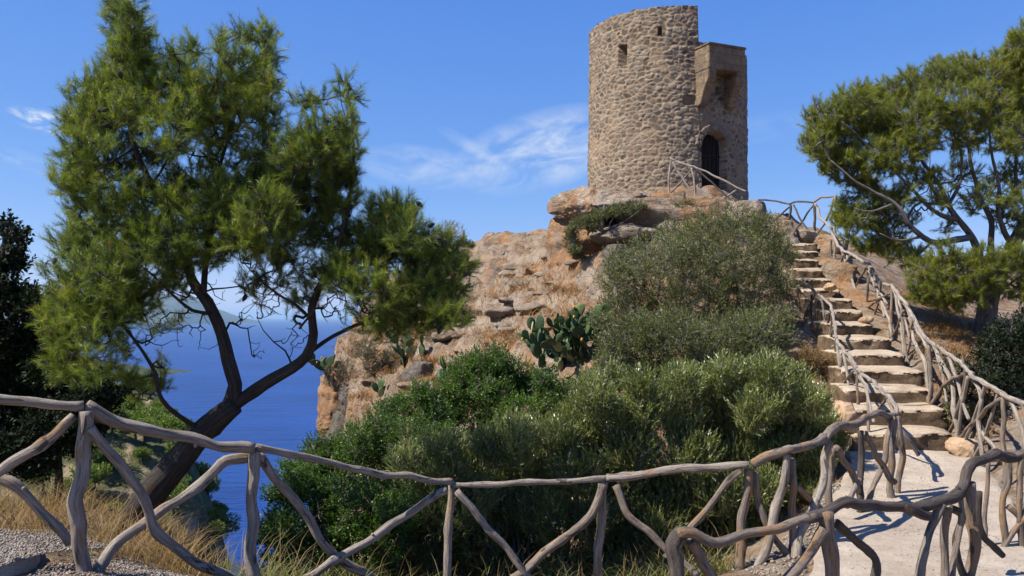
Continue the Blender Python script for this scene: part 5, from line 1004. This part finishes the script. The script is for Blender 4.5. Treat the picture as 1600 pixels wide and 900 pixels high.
for _ in range(90):
    px, py = rgr.uniform(560, 940), rgr.uniform(385, 600); Y = float(np.interp(py, [375, 420, 470, 520, 600], [30.5, 26, 22, 19.5, 17.2])) + rgr.uniform(-.5, .5); x = (px - 800) / F * Y
    if land_sd(np.array([x]), np.array([Y]))[0] < .3: continue
    s_ = rgr.uniform(.2, .62) * (1 if rgr.random() < .5 else .45) ; V = V0.copy()
    for q_ in range(7):
        d = unit(rgr.normal(size=3)); t = V @ d; V = V - d * np.maximum(t - rgr.uniform(.55, .9), 0)[:, None] * .95
    V = V * (1, .75, .3) * s_ * rgr.uniform(.8, 1.2, 3); V = V + (V / s_) * (.12 * s_ * pn(V / s_ * 2.4 + _))[:, None]
    a_ = rgr.uniform(0, 6.28); V = np.stack([V[:, 0] * math.cos(a_) - V[:, 1] * math.sin(a_), V[:, 0] * math.sin(a_) + V[:, 1] * math.cos(a_), V[:, 2]], -1)
    VV.append(V + (x, Y, gz(x, Y) - s_ * .02)); FF.append(F0 + k); k += len(V0)
tag(newmesh('loose_rocks', np.vstack(VV), np.vstack(FF), ROCK), 'countless loose limestone lumps strewn over the bare slope', 'rubble', kind='stuff')
gravel('path_grit', [(2.5, 5.4, 6.0, 10.9, lambda x, y: np.where(pathmask(x, y)[0] < -.02, pathmask(x, y)[1] + .022, G(x, y)))], 2600, 8, GRAV, 'grit and small chips scattered over the pale path', .003, .010)
# ---- far hillside below on the left, with scrub pines
nx, ny = 130, 90
u = np.linspace(0, 1, nx); v = np.linspace(0, 1, ny); U, Vv = np.meshgrid(u, v, indexing='ij')
Yh = 70 + 110 * Vv; crest = np.interp(Vv, [0, .25, .6, 1], [-34, -19, -15, -22])
Xe = np.interp(Vv, [0, .3, .6, 1], [-21, -34, -50, -75])                     # the seaward edge
d_ = 160 * (1 - U) ** 1.6 - 8 * U                                            # distance inland from the edge
Xh = Xe - d_ ; ctrlz = crest + .32 * np.clip(d_, 0, 300) ** .95 - 12 * np.clip(1 - d_ / 6.0, 0, 20) ** 1.6
q = np.stack([Xh, Yh, Xh * 0], -1).reshape(-1, 3)
Zh = np.maximum(ctrlz + 3.5 * fbm(q * .05, 5, .55, True).reshape(nx, ny) + 1.0 * fbm(q * .3, 4).reshape(nx, ny), SEAZ - 2)
Zh[-1, :] = SEAZ - 2
HM = M('hillside_scrub', .95, .1); p = HM.geo()
c = HM.ramp(HM.noise(p, .25, 8, .7), [(.35, (.05, .065, .025)), (.52, (.12, .12, .055)), (.62, (.32, .25, .17))]); HM.color(c); HM.bump(HM.noise(p, .5, 8, .7), 1, 1.5)
tag(newmesh('hillside', np.stack([Xh, Yh, Zh], -1).reshape(-1, 3), grid_faces(nx, ny), HM.m), kind='structure')
def far_tree(seed):
    root = empty('far_pine', 'small round topped pine on the hillside far below the left railing', 'tree', 'pines on the hillside far below'); rg = np.random.default_rng(seed)
    tb = Tubes(); tb.add([(0, 0, -.8), (0.1, 0, 1.0), (0, .1, 2.4)], [.2, .15, .08], 6); tb.build('trunk', BARK, root); C = []; D = []
    for k in range(7):
        c = np.array((rg.uniform(-1.2, 1.2), rg.uniform(-1.2, 1.2), rg.uniform(1.6, 3.2))); pc, dd = sample_clump(c, np.array((1, 1, .7)) * rg.uniform(.8, 1.2), 110, rg, .8); C.append(pc); D.append(dd + (0, 0, .5))
    C = np.vstack(C); D = np.vstack(D); V, f, t = leaves(C, D, 6, .32, .12, .4, 55, rg, np.clip(.45 + .2 * pn(C), 0, 1)); newmesh('crown', V, f, NEEDLE, root, False, attrs={'tint': ('FLOAT', t)}); return root
protos = [far_tree(100 + k) for k in range(3)]; rgf = np.random.default_rng(9); used = 0
Zi = Zh; cand = rgf.permutation(nx * ny)
pos = []
for ci in cand:
    i, j = divmod(int(ci), ny)
    if i >= nx - 6: continue
    x, y, z = Xh[i, j], Yh[i, j], Zh[i, j]; px = 800 + x / y * F; py = HOR + (EYE - z) / y * F
    if px < 40 or px > 350 or py > 900: continue
    if any((x - a) ** 2 + (y - b_) ** 2 < 2.5 ** 2 for a, b_ in pos): continue
    pos.append((x, y)); o = protos[used % 3]
    if used >= 3:
        c = o.copy(); COL.objects.link(c)
        for ch in o.children: k = ch.copy(); COL.objects.link(k); k.parent = c
        o = c
    o.location = (x, y, z - .3); o.rotation_euler = (0, 0, rgf.uniform(0, 6.28)); s = rgf.uniform(.5, 1.15); o.scale = (s, s, s); used += 1
    if used >= 130: break
for o in protos[used:]: pass
# ------------------------------------------------------------------ sea air
hb = bpy.data.materials.new('sea_haze'); hb.use_nodes = True; hn = hb.node_tree
for n_ in list(hn.nodes):
    if n_.type != 'OUTPUT_MATERIAL': hn.nodes.remove(n_)
pv = hn.nodes.new('ShaderNodeVolumePrincipled'); pv.inputs['Color'].default_value = (0.5, 0.75, 1.0, 1); pv.inputs['Density'].default_value = 4e-5; pv.inputs['Anisotropy'].default_value = 0.2
hn.links.new(pv.outputs[0], [n_ for n_ in hn.nodes if n_.type == 'OUTPUT_MATERIAL'][0].inputs['Volume'])
HX, HT = 121000.0, 330.0
v = [(x, y, z) for x in (-HX, HX) for y in (-2500.0, HX) for z in (SEAZ - 6, HT)]
hz = newmesh('haze', v, np.array([(0, 1, 3, 2), (4, 6, 7, 5), (0, 4, 5, 1), (2, 3, 7, 6), (0, 2, 6, 4), (1, 5, 7, 3)]), hb, smooth=False); tag(hz, kind='stuff')
